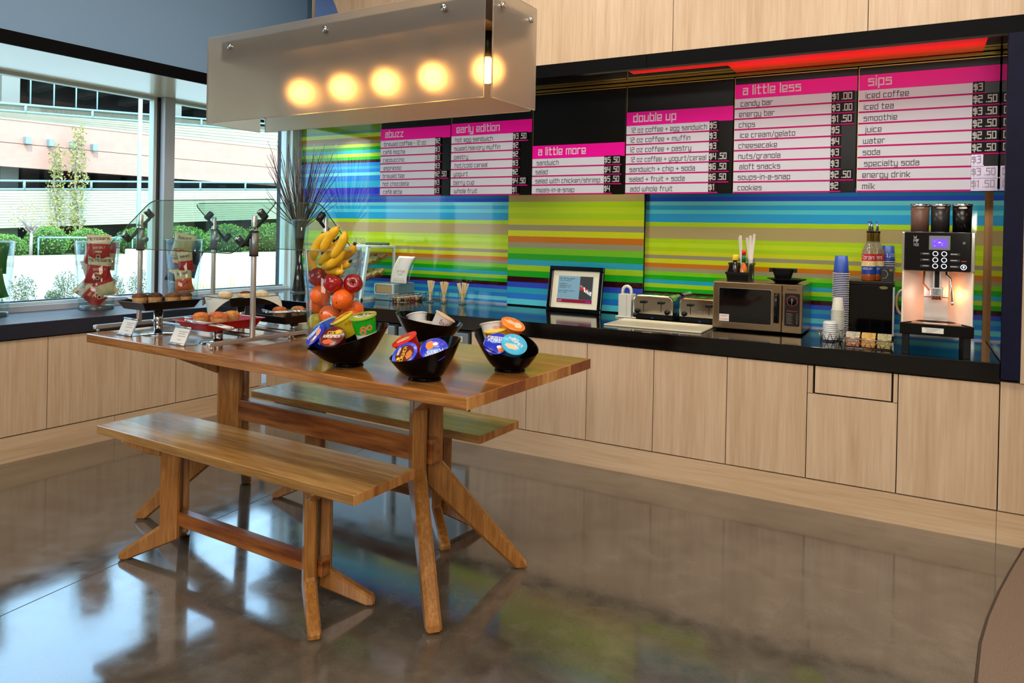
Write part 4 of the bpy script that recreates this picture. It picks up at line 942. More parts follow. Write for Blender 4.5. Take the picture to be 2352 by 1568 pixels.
cup((-.915, .215, 1.118), (-.55, -.12, .83), (150, 190, 214), (40, 80, 180), [], 'pale blue rimmed cup leaning at the far left of the left bowl', 0)
cup((-.415, .155, 1.102), (-.28, -.42, .86), (214, 32, 20), (190, 24, 20), [('FROOT', .012, .0, .006, YL, 3.3), ('LOOPS', .012, .0, -.010, WT, 3.3)], 'red fruit loops cup at the left of the front bowl', -.3, patch=[(0, .022, .022, .012, (120, 70, 40)), (0, -.006, .034, .018, (206, 100, 40))])
cup((-.352, .085, 1.060), (-.02, -.72, .68), (40, 70, 216), (150, 24, 90), [('RAISIN', .009, -.022, .016, WT, 1.45), ('CRUNCH', .013, .002, .0, YL, 1.45)], 'blue rimmed raisin bran crunch cup at the centre of the front bowl', -.1, disc2=(96, 20, 26), patch=[(.020, -.008, .014, .020, (200, 120, 50)), (-.024, -.020, .007, .007, YL)])
cup((-.243, .125, 1.082), (.30, -.62, .72), BL_, (22, 34, 160), [('FLAKES', .012, .002, -.004, WT, 3.5), ('FROSTED', .012, .006, -.018, WT, 3.5)], 'blue frosted flakes cup turned upside down at the right of the front bowl', -.1, patch=[(-.020, .018, .016, .020, ORG), (.0, .026, .010, .008, WT), (.006, -.010, .034, .014, LB_)])
cup((-.262, .545, 1.140), (-.25, .12, .95), (224, 220, 212), (214, 212, 220), [], 'white cup at the back left of the right bowl', 0, side=[('KELLOGGS', .010, -.03, M('letter_c81418'), -.75)])
cup((-.165, .560, 1.142), (.45, -.10, .88), (236, 128, 28), (226, 120, 40), [('MINI', .011, -.012, .006, WT, -.25), ('WHEATS', .011, -.012, -.008, WT, -.25)], 'orange mini wheats cup at the back of the right bowl', -.2, patch=[(.020, .004, .018, .026, (226, 206, 170)), (-.012, 0, .024, .016, (240, 170, 90))])
cup((-.222, .515, 1.122), (-.10, -.22, .97), (232, 196, 60), (232, 190, 20), [('POPS', .018, .006, .004, RD_, -.3)], 'yellow corn pops cup at the left of the right bowl', -.2, side=[('POPS', .016, -.028, M('letter_c81418'), -1.9), ('CRUNCH', .010, -.05, M('letter_2828a0', (40, 40, 160), .5), -.75), ('SWEET', .010, -.066, M('letter_2828a0'), -.75)])
cup((-.155, .420, 1.078), (.28, -.62, .73), BL_, (26, 40, 170), ff, 'blue frosted flakes cup at the front of the right bowl', -.2, patch=[(.024, -.022, .014, .018, ORG), (.014, -.016, .010, .008, WT), (-.006, .014, .032, .015, LB_)], side=[('FROSTED', .012, -.03, M('letter_ececE8'), -1.4)])
cup((-.090, .450, 1.078), (.52, -.42, .74), (66, 182, 226), (60, 120, 170), [('RICE', .009, .0, .020, WT, -.3), ('KRISPIES', .012, .002, .006, WT, -.3)], 'light blue rice krispies cup at the right edge of the right bowl', -.3, patch=[(-.008, -.018, .026, .014, (216, 190, 150))])
cup((-.880, .800, 1.105), (-.35, .20, .92), (226, 226, 222), (206, 210, 208), [], 'white cup at the left in the back bowl', 0, side=[('E', .012, -.03, M('letter_green', (30, 90, 70), .5), -.3)])
cup((-.670, .760, 1.118), (.42, .30, .86), (222, 190, 160), (220, 216, 216), [], 'white cup with a green mark at the right in the back bowl', 0, side=[('GOLEAN', .013, -.04, M('letter_9a2030', (150, 32, 60), .5), -1.0), ('K', .014, -.03, M('letter_green'), -1.6)])
cup((-.775, .74, 1.085), (.05, .1, .99), (206, 196, 184), (210, 204, 198), [], 'white cup sunk in the middle of the back bowl', 0)
# ================================================================== ON THE WORKTOPS
G['@'] = '20 40 62 64 46 26 04 02 20'
# ---- chip vases on the window worktop
BAGC = M('bag_cream', (206, 190, 150), .4, coat=.2); BAGR = M('bag_red', (176, 30, 20), .35, coat=.3); BAGD = M('bag_black', (22, 24, 30), .3, coat=.3); BAGB = M('bag_slate', (92, 122, 138), .35, coat=.3)
BAGS = M('bag_silver', (206, 208, 212), .3, .4); BAGG = M('bag_green', (40, 110, 30), .35, coat=.3); BAGY = M('bag_yellow', (226, 178, 60), .4); BAGO = M('bag_orange', (206, 96, 30), .4)
def chip_bag(parent_loc, off, rot, w, h, top, bot, split, lab, grp, words=(), blobs=()):
    t = thing('chip_bag', lab, 'chip bag', (parent_loc[0]+off[0], parent_loc[1]+off[1], parent_loc[2]+off[2]), rot, grp)
    def f(s):
        def g(u, v):
            x, z = (u-.5)*w, (v-.5)*h
            e = min(1, 3.2*min(u, 1-u))*min(1, 4.2*min(v, 1-v)); y = s*(.030*sqrt(max(0, e)) + .003*sin(19*u+7*v))
            return (x*(1-.08*sin(pi*v)), y, z)
        return g
    m = lambda u, v: top if v > split else bot
    b = MB(); b.grid(f(-1), 12, 16, m); g2 = f(1); b.grid(lambda u, v: g2(1-u, v), 12, 16, m)
    front = -.034
    def put(o, kind, *a):
        pass
    for s, hh, x, z, col in words:
        sub = MB(); text(sub, s, (x-text_width(s, hh)*.45, 0, z), (1, 0, .08), (0, 0, 1), hh, col, wt=1.0, squeeze=.9, lift=0)
        b.add([(p[0], front_y(p[0], p[2], w, h), p[2]) for p in sub.v], sub.f, col)
    for x, z, r1, r2, col in blobs:
        vs = [(x+r1*cos(2*pi*k/14), 0, z+r2*sin(2*pi*k/14)) for k in range(14)]
        b.add([(p[0], front_y(p[0], p[2], w, h)+.0004, p[2]) for p in vs], [list(range(13, -1, -1))], col)
    b.build('pouch', t)
    for s in (1, -1): b = MB(); b.box(-w/2, w/2, -.0015, .0015, s*h/2-.006, s*h/2+.006, top if s > 0 else bot); b.build('sealed_edge', t)
def front_y(x, z, w, h):
    u = x/w+.5; v = z/h+.5; e = min(1, 3.2*min(u, 1-u))*min(1, 4.2*min(v, 1-v)); return -.030*sqrt(max(0, e))-.0055
W_ = M('bag_word_white', (236, 226, 206), .5); K_ = M('bag_word_black', (34, 20, 18), .5)
v1 = (-.53, -1.15, ZW); v2 = (-.49, -.44, ZW); v0 = (-.63, -1.84, ZW)
glass_vase('chip_vase', 'flared glass vase of red and cream chip bags on the window worktop', 'vase', v1, .120, .152, .51, .03, 'glass vases of snack bags')
glass_vase('chip_vase', 'flared glass vase of mixed dark chip bags next to the window mullion', 'vase', v2, .115, .149, .525, .03, 'glass vases of snack bags')
glass_vase('chip_vase', 'flared glass vase with green bags cut off by the left picture edge', 'vase', v0, .120, .152, .51, .03, 'glass vases of snack bags')
cam_rot = lambda p, tilt=0, lean=0: (lean, tilt, atan2(CAM.y-p[1], CAM.x-p[0])+pi/2)
g1 = 'chip bags in the red and cream vase'
sea = [('SEA SALT', .014, .005, -.002, W_), ('McVickers', .022, 0, .062, K_)]
dot = [(.0, -.058, .015, .015, BAGC), (.0, -.058, .009, .009, K_), (0, -.022, .026, .007, BAGC)]
for off, ti, ln, lab in [((.03, -.01, .455), .03, -.05, 'topmost red and cream chip bag, sticking up out of the vase'), ((.045, -.015, .295), .12, .02, 'red chip bag in the middle of the red and cream vase'), ((.0, -.03, .130), -.85, .0, 'red chip bag lying on its side at the bottom of the red and cream vase')]:
    chip_bag(v1, off, cam_rot(v1, ti, ln), .165, .20, BAGC, BAGR, .66, lab, g1, sea, dot)
chip_bag(v1, (-.045, .0, .27), cam_rot(v1, -.25, .05), .13, .20, BAGC, BAGC, .5, 'plain cream backed chip bag at the left wall of the vase', g1)
chip_bag(v1, (.01, .06, .40), (0, .1, 1.1), .14, .20, BAGR, BAGC, .6, 'chip bag seen edge on behind the topmost red one', g1)
chip_bag(v1, (-.01, .04, .16), cam_rot(v1, .5, 0), .15, .18, BAGC, BAGC, .5, 'cream chip bag behind the lowest red one', g1)
g2 = 'chip bags in the mixed vase'
bk = [('Baked!', .024, .0, .055, K_)]
chip_bag(v2, (.02, -.02, .47), cam_rot(v2, .22, 0), .17, .20, BAGC, BAGC, .5, 'cream chip bag reading Baked at the top of the mixed vase', g2, bk, [(-.02, -.04, .05, .016, BAGO), (.03, -.015, .03, .012, BAGY)])
chip_bag(v2, (-.05, .0, .45), cam_rot(v2, -.55, 0), .13, .19, BAGD, BAGB, .8, 'dark rolled bag at the upper left of the mixed vase', g2)
chip_bag(v2, (-.025, -.04, .29), cam_rot(v2, .12, 0), .16, .21, BAGB, BAGD, .45, 'slate and black chip bag with an orange oval in the mixed vase', g2, [("Lays", .024, 0, .044, W_)], [(0, .052, .046, .026, M('oval_red', (186, 40, 24), .4)), (0, .056, .036, .018, BAGY), (-.02, -.035, .022, .016, BAGY), (.02, -.055, .024, .018, BAGY), (-.045, -.028, .014, .012, BAGY)])
chip_bag(v2, (.055, -.02, .35), cam_rot(v2, -.12, 0), .12, .17, BAGC, BAGR, .5, 'cream and red chip bag at the right wall of the mixed vase', g2, [('Baked!', .018, 0, .03, K_)])
chip_bag(v2, (.045, -.03, .19), cam_rot(v2, -.1, 0), .14, .18, BAGC, BAGO, .55, 'cream and orange chip bag low in the mixed vase', g2, [('Baked!', .020, 0, .045, K_)], [(0, -.02, .045, .02, M('oval_red'))])
chip_bag(v2, (-.03, .0, .12), cam_rot(v2, 1.2, 0), .14, .18, BAGS, BAGB, .4, 'silver chip bag at the bottom of the mixed vase', g2)
chip_bag(v2, (.05, .04, .43), cam_rot(v2, .4, .0), .11, .17, BAGB, BAGD, .5, 'slate chip bag at the right rim of the mixed vase', g2)
for off, ti, lab in [((.04, .02, .40), .1, 'green chip bag at the top of the vase by the left picture edge'), ((.05, .0, .22), -.2, 'green chip bag low in the vase by the left picture edge')]:
    chip_bag(v0, off, cam_rot(v0, ti, 0), .15, .2, BAGG, BAGG, .5, lab, 'green chip bags')
chip_bag(v1, (.05, .02, .19), cam_rot(v1, -.35, 0), .15, .19, BAGR, BAGC, .5, 'red chip bag at the right wall of the red and cream vase', g1)
chip_bag(v1, (-.055, -.01, .39), cam_rot(v1, .12, 0), .11, .18, BAGC, BAGR, .5, 'cream and red chip bag at the upper left wall of the red and cream vase', g1)
chip_bag(v2, (.0, .05, .33), cam_rot(v2, .3, 0), .17, .22, BAGD, BAGB, .5, 'black chip bag in the middle back of the mixed vase', g2)
chip_bag(v2, (-.06, -.01, .20), cam_rot(v2, -.1, 0), .12, .20, BAGB, BAGS, .4, 'slate chip bag at the lower left wall of the mixed vase', g2)
# ---- branch vase
BV = (-.215, .60, HC)
glass_vase('branch_vase', 'tall straight glass vase holding dark branches in the corner', 'vase', BV, .078, .080, .685, .012)
BR_ = M('dark_branch', (26, 16, 14), .6); BR2 = M('brown_branch', (92, 70, 54), .6)
rb = random.Random(5)
for k in range(84):
    a = rb.uniform(0, 2*pi); s = rb.random()**.6; r0 = .06*rb.random()
    top = rb.uniform(1.05, 1.46) if k < 68 else rb.uniform(.8, 1.0)
    e = Vector((.50*s*cos(a)*1.0+.03*sin(k), .24*s*sin(a), top)); a2 = a+pi+rb.uniform(-.6, .6)
    p0 = Vector((r0*cos(a2), r0*sin(a2), .014)); m_ = Vector((.055*cos(a)*s, .05*sin(a)*s, .62))
    pts = [p0, p0.lerp(m_, .5)+Vector((rb.gauss(0, .006), rb.gauss(0, .006), 0)), m_]
    for q in (.3, .6, .85): pts.append(m_.lerp(e, q)+Vector((rb.gauss(0, .008), rb.gauss(0, .008), 0))*1.0)
    pts.append(e); n = len(pts)
    t = MB(); t.tube(pts, .003, BR_ if k % 4 else BR2, 5, radii=[.0062*(1-.72*i/(n-1)) for i in range(n)])
    tag(t.build('branch', None, loc=BV), 'thin dark twisting branch in the tall corner vase', 'branch', 'dark branches in the corner vase')

# ---- pastry case
CASEF = M('case_frame', (206, 220, 222), .35, .3); ACR = glass('acrylic', (240, 248, 246), .9)
t = thing('pastry_case', 'slant fronted acrylic pastry case with white frame and two bread shelves', 'display case', (.33, .365, HC)); w = .42
yf = lambda z: .09*z/.468
b = MB(); b.box(0, w, 0, .465, 0, .02, CASEF); b.box(0, w, yf(.468), .465, .45, .47, CASEF)
for x in (0, w-.022):
    b.hexa([(x, 0, .0), (x+.022, 0, 0), (x+.022, .03, 0), (x, .03, 0), (x, yf(.46), .46), (x+.022, yf(.46), .46), (x+.022, yf(.46)+.03, .46), (x, yf(.46)+.03, .46)], CASEF)
    b.box(x, x+.022, .445, .465, .02, .45, CASEF)
b.build('frame', t, .002)
b = MB(); b.hexa([(.022, .012, .02), (w-.022, .012, .02), (w-.022, .016, .02), (.022, .016, .02), (.022, yf(.45)+.012, .45), (w-.022, yf(.45)+.012, .45), (w-.022, yf(.45)+.016, .45), (.022, yf(.45)+.016, .45)], ACR); b.build('front_panel', t)
for x in (.006, w-.012):
    b = MB(); b.prism([(.03, .02), (.445, .02), (.445, .45), (yf(.45)+.03, .45)], x, x+.005, ACR, 'x'); b.build('side_panel', t)
for z0, z1, y0 in ((.275, .365, .075), (.155, .22, .05)):
    b = MB(); b.prism([(y0, z0), (.43, z1), (.43, z1+.006), (y0, z0+.006)], .015, w-.015, ACR, 'x'); b.build('shelf', t)
b = MB(); b.tube([(.05, .02+yf(.40)-.02, .40), (.05, -.012, .26), (.05, .002, .06)], .003, CHROME, 6); b.tube([(w-.035, -.005+yf(.36), .37), (w-.035, -.02, .2), (w-.035, -.01, .06)], .003, CHROME, 6); b.build('door_rod', t)
CRUMB = M('bread_crumb', (232, 196, 140), .8, noise=.12, ns=40); CRUST = M('bread_crust', (176, 96, 40), .7)
def bread(x, y, z, rx, rz, lab, s=1.0, m1=CRUMB, m2=CRUST):
    t = thing('bread_slice', lab, 'bread', (.33+x, .365+y, HC+z), (rx, 0, rz), 'bread on the pastry case shelves')
    P = [(-.05, 0), (.05, 0), (.05, .07), (.042, .09), (.02, .10), (-.02, .10), (-.042, .09), (-.05, .07)]
    b = MB(); b.prism([(p[0]*s*.94, p[1]*s*.95+.002) for p in P], -.011, .011, m1, 'y'); b.build('crumb', t)
    b = MB(); n = len(P); vs = [(p[0]*s, y_, p[1]*s) for y_ in (-.0105, .0105) for p in P]; b.add(vs, [(i, (i+1) % n, n+(i+1) % n, n+i) for i in range(n)], m2); b.build('crust', t)
k = 0
for sh, (zf, zb_, y0) in enumerate(((.285, .372, .09), (.165, .228, .07))):
    for x in (.09, .21, .33):
        for q in (.05, .14, .24):
            y = y0+q; z = zf+(zb_-zf)*(y-y0)/.34+.006
            lab = '%s bread slice on the %s shelf, %s row, %s' % (('golden', 'thick', 'crusty')[k % 3], 'upper' if sh == 0 else 'lower', ('front', 'middle', 'back')[int(q*11) // 1 if False else (0 if q < .1 else 1 if q < .2 else 2)], ('left', 'centre', 'right')[0 if x < .1 else 1 if x < .3 else 2])
            bread(x, y, z, -1.15, .1*((k*7) % 5-2), lab, .95); k += 1
for y, lab in ((.20, 'wire whisk like bread tongs lying at the front on the pastry case'), (.30, 'bread tongs with a green handle lying at the back on the pastry case')):
    t = thing('bread_tongs', lab, 'tongs', (.50, .365+y, HC+.471), .2, 'tongs on top of the pastry case')
    b = MB()
    for s in range(4): b.tube([(.12, 0, .012), (0, (s-1.5)*.018, .014+.014*(s % 2)), (-.05, (s-1.5)*.02, .05*(s % 2)+.006)], .0018, WIRE, 5)
    for x in (-.05, 0): b.tube([(x, -.03, .004), (x, -.03, .06), (x, .03, .06), (x, .03, .004)], .0018, WIRE, 5)
    b.build('wire_head', t)
    b = MB(); b.tube([(.11, 0, .012), (.16, 0, .016), (.27, .004, .014)], .012, M('olive_handle', (62, 92, 44), .5), 10, radii=[.010, .014, .012]); b.build('handle', t)
# ---- napkin dispenser with bag
NGR = M('dispenser_grey', (132, 158, 162), .4, .5); NAPK = M('brown_napkin', (178, 148, 104), .85)
t = thing('napkin_dispenser', 'grey metal napkin dispenser with brown napkins, right of the pastry case', 'dispenser', (.768, .52, HC))
b = MB(); b.box(0, .212, .012, .30, 0, .145, NGR); b.build('housing', t, .006)
b = MB(); fr = rrect(.212, .095, .014); P = [(x, z+.05) for x, z in fr]; Q = [(x*.86+.0148, z) for x, z in [(x, .05+.011+(z-.05)*.78) for x, z in P]]
n = len(P); vs = [(x, 0, z) for x, z in P]+[(x, 0, z) for x, z in Q]+[(x, .012, z) for x, z in P]
b.add(vs, [(i, (i+1) % n, n+(i+1) % n, n+i) for i in range(n)]+[(2*n+i, 2*n+(i+1) % n, (i+1) % n, i) for i in range(n)], M('dispenser_face', (196, 208, 208), .35, .4)); b.build('face_plate', t)
b = MB(); b.prism([(x*.97+.003, z*.94+.006) for x, z in Q], .004, .03, NAPK, 'y'); b.build('napkins', t, .002)
t = thing('paper_bag', 'white paper bag with small print in an acrylic stand on the napkin dispenser', 'paper bag', (.884, .60, HC+.146))
BAGW = M('bag_white_paper', (222, 218, 208), .75); PRN = M('bag_print', (186, 120, 96), .7)
def bagp(u, v): x = u*.172+.055*v*v+.02*v-.01*sin(pi*v); return (x, .02*v+.003*sin(6.3*u), .235*v+.004)
b = MB(); b.grid(bagp, 8, 12, BAGW); b.build('sheet', t, thick=.003)
b = MB()
for s, hh, u, v, mm in [('re:fuel', .022, .30, .40, PRN), ('by aloft', .011, .42, .31, M('bag_print_grey', (140, 130, 126), .7))]:
    sub = MB(); text(sub, s, (0, 0, 0), (1, 0, 0), (0, 0, 1), hh, mm, wt=.8, lift=0, squeeze=.9)
    b.add([(bagp(u, v)[0]+p[0]+.25*p[2], bagp(u+p[0]/.172, v)[1]-.004, bagp(u, v)[2]+p[2]) for p in sub.v], sub.f, mm)
for i in range(5):
    p = bagp(.22+.15*i, .10); b.add([(p[0]+.006*cos(a), p[1]-.004, p[2]+.006*sin(a)) for a in [2*pi*j/10 for j in range(10)]], [list(range(9, -1, -1))], M('dot_tan', (200, 150, 100), .7))
p, q = bagp(.15, .16), bagp(.85, .16); b.add([(p[0], p[1]-.004, p[2]), (q[0], q[1]-.004, q[2]), (q[0], q[1]-.004, q[2]+.002), (p[0], p[1]-.004, p[2]+.002)], [(0, 1, 2, 3)], M('bag_print_grey')); b.build('print', t)
b = MB(); b.box(-.02, .19, -.02, .10, 0, .004, ACR); b.hexa([(.0, .012, .004), (.18, .012, .004), (.18, .015, .004), (.0, .015, .004), (.07, .032, .24), (.25, .032, .24), (.25, .035, .24), (.07, .035, .24)], ACR); b.build('acrylic_stand', t)
# ---- wire basket of jam pots
def wire_basket(name, lab, loc, rot, w, d, h, taper=.82, n=(6, 3), cat='basket', r=.0022, zig=True):
    t = thing(name, lab, cat, loc, rot)
    def ring(s, z): return [(-w/2*s, -d/2*s, z), (w/2*s, -d/2*s, z), (w/2*s, d/2*s, z), (-w/2*s, d/2*s, z)]
    top, bot = ring(1, h), ring(taper, r)
    b = MB(); b.tube(top, r*1.5, WIRE, 6, True); b.build('rim', t)
    b = MB(); b.tube(bot, r, WIRE, 5, True)
    for k in range(4):
        A0, A1 = Vector(bot[k]), Vector(bot[(k+1) % 4]); B0, B1 = Vector(top[k]), Vector(top[(k+1) % 4]); m_ = n[k % 2]
        for i in range(m_):
            b.rod(A0.lerp(A1, i/m_), B0.lerp(B1, (i+.5)/m_), r, WIRE, 5)
            b.rod(B0.lerp(B1, (i+.5)/m_), A0.lerp(A1, (i+1)/m_), r, WIRE, 5)
    b.build('wire_sides', t)
    b = MB()
    for i in range(1, 5): b.rod(Vector(bot[0]).lerp(Vector(bot[1]), i/5), Vector(bot[3]).lerp(Vector(bot[2]), i/5), r, WIRE, 5)
    b.build('wire_floor', t); return t
BK = (1.075, .60, HC)
wire_basket('wire_basket', 'long chrome wire basket of small jam pots beside the napkin dispenser', BK, -.12, .13, .36, .062, .85, (3, 7))
JC = [(120, 60, 30), (170, 40, 30), (206, 170, 110), (60, 34, 26), (150, 110, 50)]
k = 0
for i in range(7):
    for j in range(2):
        y = -.135+i*.044; x = -.026+.05*j; a = -.12
        t = thing('jam_pot', 'small %s jam pot in the wire basket, number-free %s place' % (['brown', 'red', 'cream', 'dark', 'amber'][(i+2*j) % 5], ['front', 'middle', 'back'][min(2, i//3)]), 'jam pot', (BK[0]+x*cos(a)-y*sin(a), BK[1]+x*sin(a)+y*cos(a), HC+.005), 0, 'jam pots in the wire basket'); k += 1
        t['label'] = 'small jam pot with a pale lid in the chrome wire basket beside the napkin dispenser'
        b = MB(); b.lathe([(.016, 0), (.018, .006), (.018, .024), (.015, .028)], M('jam_%d' % ((i+2*j) % 5), JC[(i+2*j) % 5], .2, coat=.5), 12); b.build('jar', t)
        b = MB(); b.cyl(0, 0, .028, .036, .017, M('jam_lid', (190, 176, 150), .35, .5), 12); b.build('lid', t)
# ---- glasses of wooden cutlery
WOODC = M('birch_cutlery', (222, 196, 148), .6, noise=.08, ns=30)
def clear_cup(name, lab, loc, r0, r1, h, grp=None, cat='glass'):
    t = thing(name, lab, cat, loc, 0, grp)
    b = MB(); b.lathe([(r0, .0), (r1, h), (r1-.003, h), (r0-.003, .014)], VG_, 24, cap0=False, cap1=False); b.build('glass_wall', t)
    b = MB(); b.lathe([(r0-.0005, 0), (r0-.0005, .012), (1e-5, .012)], VBASE, 24); b.build('base', t); return t
for (x, y), kind, lab in [((1.270, .655), 0, 'glass of straight wooden stirrers, leftmost of the three cutlery glasses'), ((1.405, .665), 1, 'glass of wooden forks, middle of the three cutlery glasses'), ((1.580, .685), 2, 'glass of wooden spoons, rightmost of the three cutlery glasses')]:
    clear_cup('cutlery_glass', lab, (x, y, HC), .032, .042, .095, 'three glasses of wooden cutlery')
    for i in range(15 if kind == 0 else 11):
        a = i*2.4+kind; lean = rb.uniform(.06, .36) if kind else rb.uniform(.04, .30); l = .172 if kind == 0 else .168
        nm = ('stirrer', 'wooden_fork', 'wooden_spoon')[kind]
        t = MB(); r0 = .018
        if kind == 0: t.box(-.0055, .0055, -.0012, .0012, 0, l, WOODC)
        else:
            t.box(-.0075, .0075, -.0014, .0014, .045, l, WOODC)
            if kind == 1:
                t.box(-.011, .011, -.001, .001, .03, .045, WOODC)
                for q in (-.009, -.003, .003, .009): t.box(q-.0018, q+.0018, -.001, .001, 0, .03, WOODC)
            else: t.prism([(.012*cos(2*pi*j/14), .024+.024*sin(2*pi*j/14)) for j in range(14)], -.0015, .0015, WOODC, 'y')
        R = Matrix.Rotation(a, 4, 'Z') @ Matrix.Rotation(lean, 4, 'Y')
        o = t.build(nm, None, loc=(x+r0*.6*cos(a+pi)+.006*cos(a), y+r0*.6*sin(a+pi), HC+.015), rot=R.to_euler())
        tag(o, ('straight wooden stirrer standing in the leftmost cutlery glass', 'wooden fork standing in the middle cutlery glass', 'wooden spoon standing in the rightmost cutlery glass')[kind], ('stirrer', 'fork', 'spoon')[kind], ('stirrers in the left glass', 'wooden forks in the middle glass', 'wooden spoons in the right glass')[kind])
# ---- framed screen
t = thing('framed_screen', 'black framed digital screen with cream mat leaning on the worktop', 'screen', (2.351, .70, HC), (-.18, 0, .012)); w, h = .458, .36; f_ = .034
MATC = M('mat_cream', (222, 214, 190), .7)
b = MB()
for x0, x1, z0, z1 in ((0, w, 0, f_), (0, w, h-f_, h), (0, f_, f_, h-f_), (w-f_, w, f_, h-f_)): b.box(x0, x1, 0, .03, z0, z1, GLB)
b.box(0, w, .018, .03, 0, h, BLK); b.build('frame', t, .005)
b = MB(); b.box(f_, w-f_, .014, .018, f_, h-f_, MATC); b.build('mat', t)
S0, S1, Z0, Z1_ = .082, .376, .078, .286
def scr(n, c, e=.5): return M(n, c, .15, emit=c, es=e)
b = MB(); b.box(S0, S1, .011, .014, Z0, Z1_, scr('screen_blue', (110, 146, 166), .25))
b.box(S0+.185, S1-.004, .0105, .011, Z0+.028, Z1_, scr('screen_dark', (58, 58, 60), .1)); b.box(S0, S1, .0105, .011, Z0, Z0+.027, scr('screen_maroon', (126, 20, 44), .2))
ST = M('screen_ink', (30, 36, 48), .5)
for s, hh, x, z in [('re:fuel by aloft', .012, .012, .182), ('hours of operation', .007, .016, .168), ('breakfast', .009, .012, .142), ('weekdays: 6 to 10', .008, .012, .128), ('weekends: 7 to 11', .008, .012, .114), ('lunch & dinner hours', .009, .010, .088), ('24 / 7 / 365', .008, .010, .074)]:
    text(b, s.replace('&', '&'), (S0+x, .0108, Z0+z), (1, 0, 0), (0, 0, 1), hh, ST, wt=.9, fit=.165)
text(b, 'aloft', (S0+.008, .0102, Z0+.008), (1, 0, 0), (0, 0, 1), .011, MWHITE)
for i in range(7): b.box(S0+.19+.014*i, S0+.202+.014*i, .0100, .0104, Z0+.125-.008*i, Z0+.140-.008*i, scr('photo_%d' % (i % 4), [(210, 120, 50), (60, 120, 190), (220, 220, 216), (190, 40, 40)][i % 4], .3))
for i in range(3): b.box(S0+.188+.011*i, S0+.197+.011*i, .0100, .0104, Z0+.100, Z0+.121, scr('photo_3', (190, 40, 40), .3))
for i in range(5): b.box(S0+.224+.013*i, S0+.233+.013*i, .0100, .0104, Z0+.088-.007*i, Z0+.110-.007*i, scr('photo_2', (220, 220, 216), .3))
text(b, 'refuel', (S0+.245, .0102, Z0+.006), (1, 0, 0), (0, 0, 1), .012, scr('screen_violet', (160, 60, 220), .4), fit=.04); b.build('display', t)
b = MB(); b.prism([(.03, .02), (.13, .0), (.13, .004), (.034, .22)], w/2-.03, w/2+.03, BLK, 'x'); b.build('easel_back', t)
# ---- bagel slicer
t = thing('bagel_slicer', 'white plastic bagel slicer with looped handle between the framed screen and toaster', 'slicer', (2.972, .66, HC)); PW_ = M('slicer_white', (206, 204, 192), .35)
b = MB(); b.box(-.02, .14, -.01, .13, 0, .010, PW_); b.build('base', t, .003)
b = MB(); b.box(0, .062, .0, .10, .010, .172, PW_); b.box(.064, .098, .0, .10, .010, .172, PW_); b.box(.062, .064, .02, .1, .01, .14, BLK); b.build('guide', t, .006)
b = MB(); b.tube([(.014, .05, .165)]+[(.047-.033*cos(a), .05, .195+.034*sin(a)) for a in [pi*k/10 for k in range(11)]]+[(.080, .05, .165)], .011, PW_, 10); b.build('handle', t)
b = MB(); b.box(.072, .076, .03, .07, .06, .175, BLK); b.build('blade', t)
# ---- toasters
TST = M('toaster_chrome', (196, 190, 176), .12, 1.0)
def toaster(x, lab):
    t = thing('toaster', lab, 'toaster', (x, .65, HC), 0, 'four slot chrome toasters'); w, d, h = .305, .255, .178
    b = MB(); b.prism([(0, .030), (w, .030), (w, h-.035), (w-.012, h-.012), (w-.035, h), (.035, h), (.012, h-.012), (0, h-.035)], 0, d, TST, 'y'); b.build('body', t, .012, 3)
    b = MB(); b.box(.006, w-.006, .006, d, .004, .031, BLK); b.build('base', t, .002)
    b = MB()
    for xx in (.055, .105, .185, .235): b.box(xx-.011, xx+.011, .045, .215, h-.004, h+.0015, BLK)
    b.build('slots', t)
    for xx in (.085, .215):
        b = MB(); b.box(xx-.002, xx+.002, -.002, .004, .060, .140, BLK); b.build('lever_slot', t)
        b = MB(); b.box(xx-.022, xx+.022, -.026, -.002, .118, .136, BLK); b.build('lever', t, .003)
    for xx in (.043, .262):
        b = MB(); b.tube([(xx, 0, .062), (xx, -.016, .062)], .018, BLK, 20); b.box(xx-.001, xx+.001, -.0165, -.016, .062, .079, CHROME); b.build('dial', t)
    b = MB(); text(b, 'WARING', (.118, -.0006, .070), (1, 0, 0), (0, 0, 1), .017, M('embossed', (150, 146, 138), .3, .9), wt=1.2, fit=.08); text(b, 'aa', (.142, .0055, .011), (1, 0, 0), (0, 0, 1), .009, M('blue_mark', (40, 80, 190), .4), wt=1.6); b.build('badge', t)
toaster(3.085, 'four slot chrome toaster beside the bagel slicer'); toaster(3.428, 'chrome toaster partly hidden behind the microwave')
mb = MB(); mb.box(0, .655, 0, .40, 0, .012, M('board_white', (216, 204, 178), .4)); 
o = mb.build('cutting_board', None, .005, loc=(3.068, .135, HC), rot=(0, 0, .01)); tag(o, 'white plastic cutting board lying flat in front of the toasters', 'cutting board')
# ---- microwave
MWS = M('microwave_steel', (150, 128, 100), .26, 1.0)
t = thing('microwave', 'stainless microwave oven with dark window and dial, centre right of the worktop', 'microwave', (3.722, .42, HC)); w, d, h = .555, .445, .318
b = MB(); b.box(0, w, .022, d, .012, h, MWS); b.build('housing', t, .004)
b = MB(); b.box(0, .432, 0, .024, .012, h, MWS); b.build('door', t, .006)
b = MB(); P = [(x+.040, z+.053) for x, z in rrect(.332, .226, .008)]; b.prism([(x, z) for x, z in P], -.0025, 0, M('mw_bezel', (196, 190, 180), .25, .9), 'y'); P = [(x+.0425, z+.0555) for x, z in rrect(.327, .221, .007)]; b.prism(P, -.004, -.0025, M('mw_window', (6, 6, 8), .08, coat=.4), 'y'); b.build('window', t)
b = MB(); b.box(.046, .108, -.0048, -.004, .060, .106, PAPER)
RDI = M('red_ink', (200, 60, 60), .7)
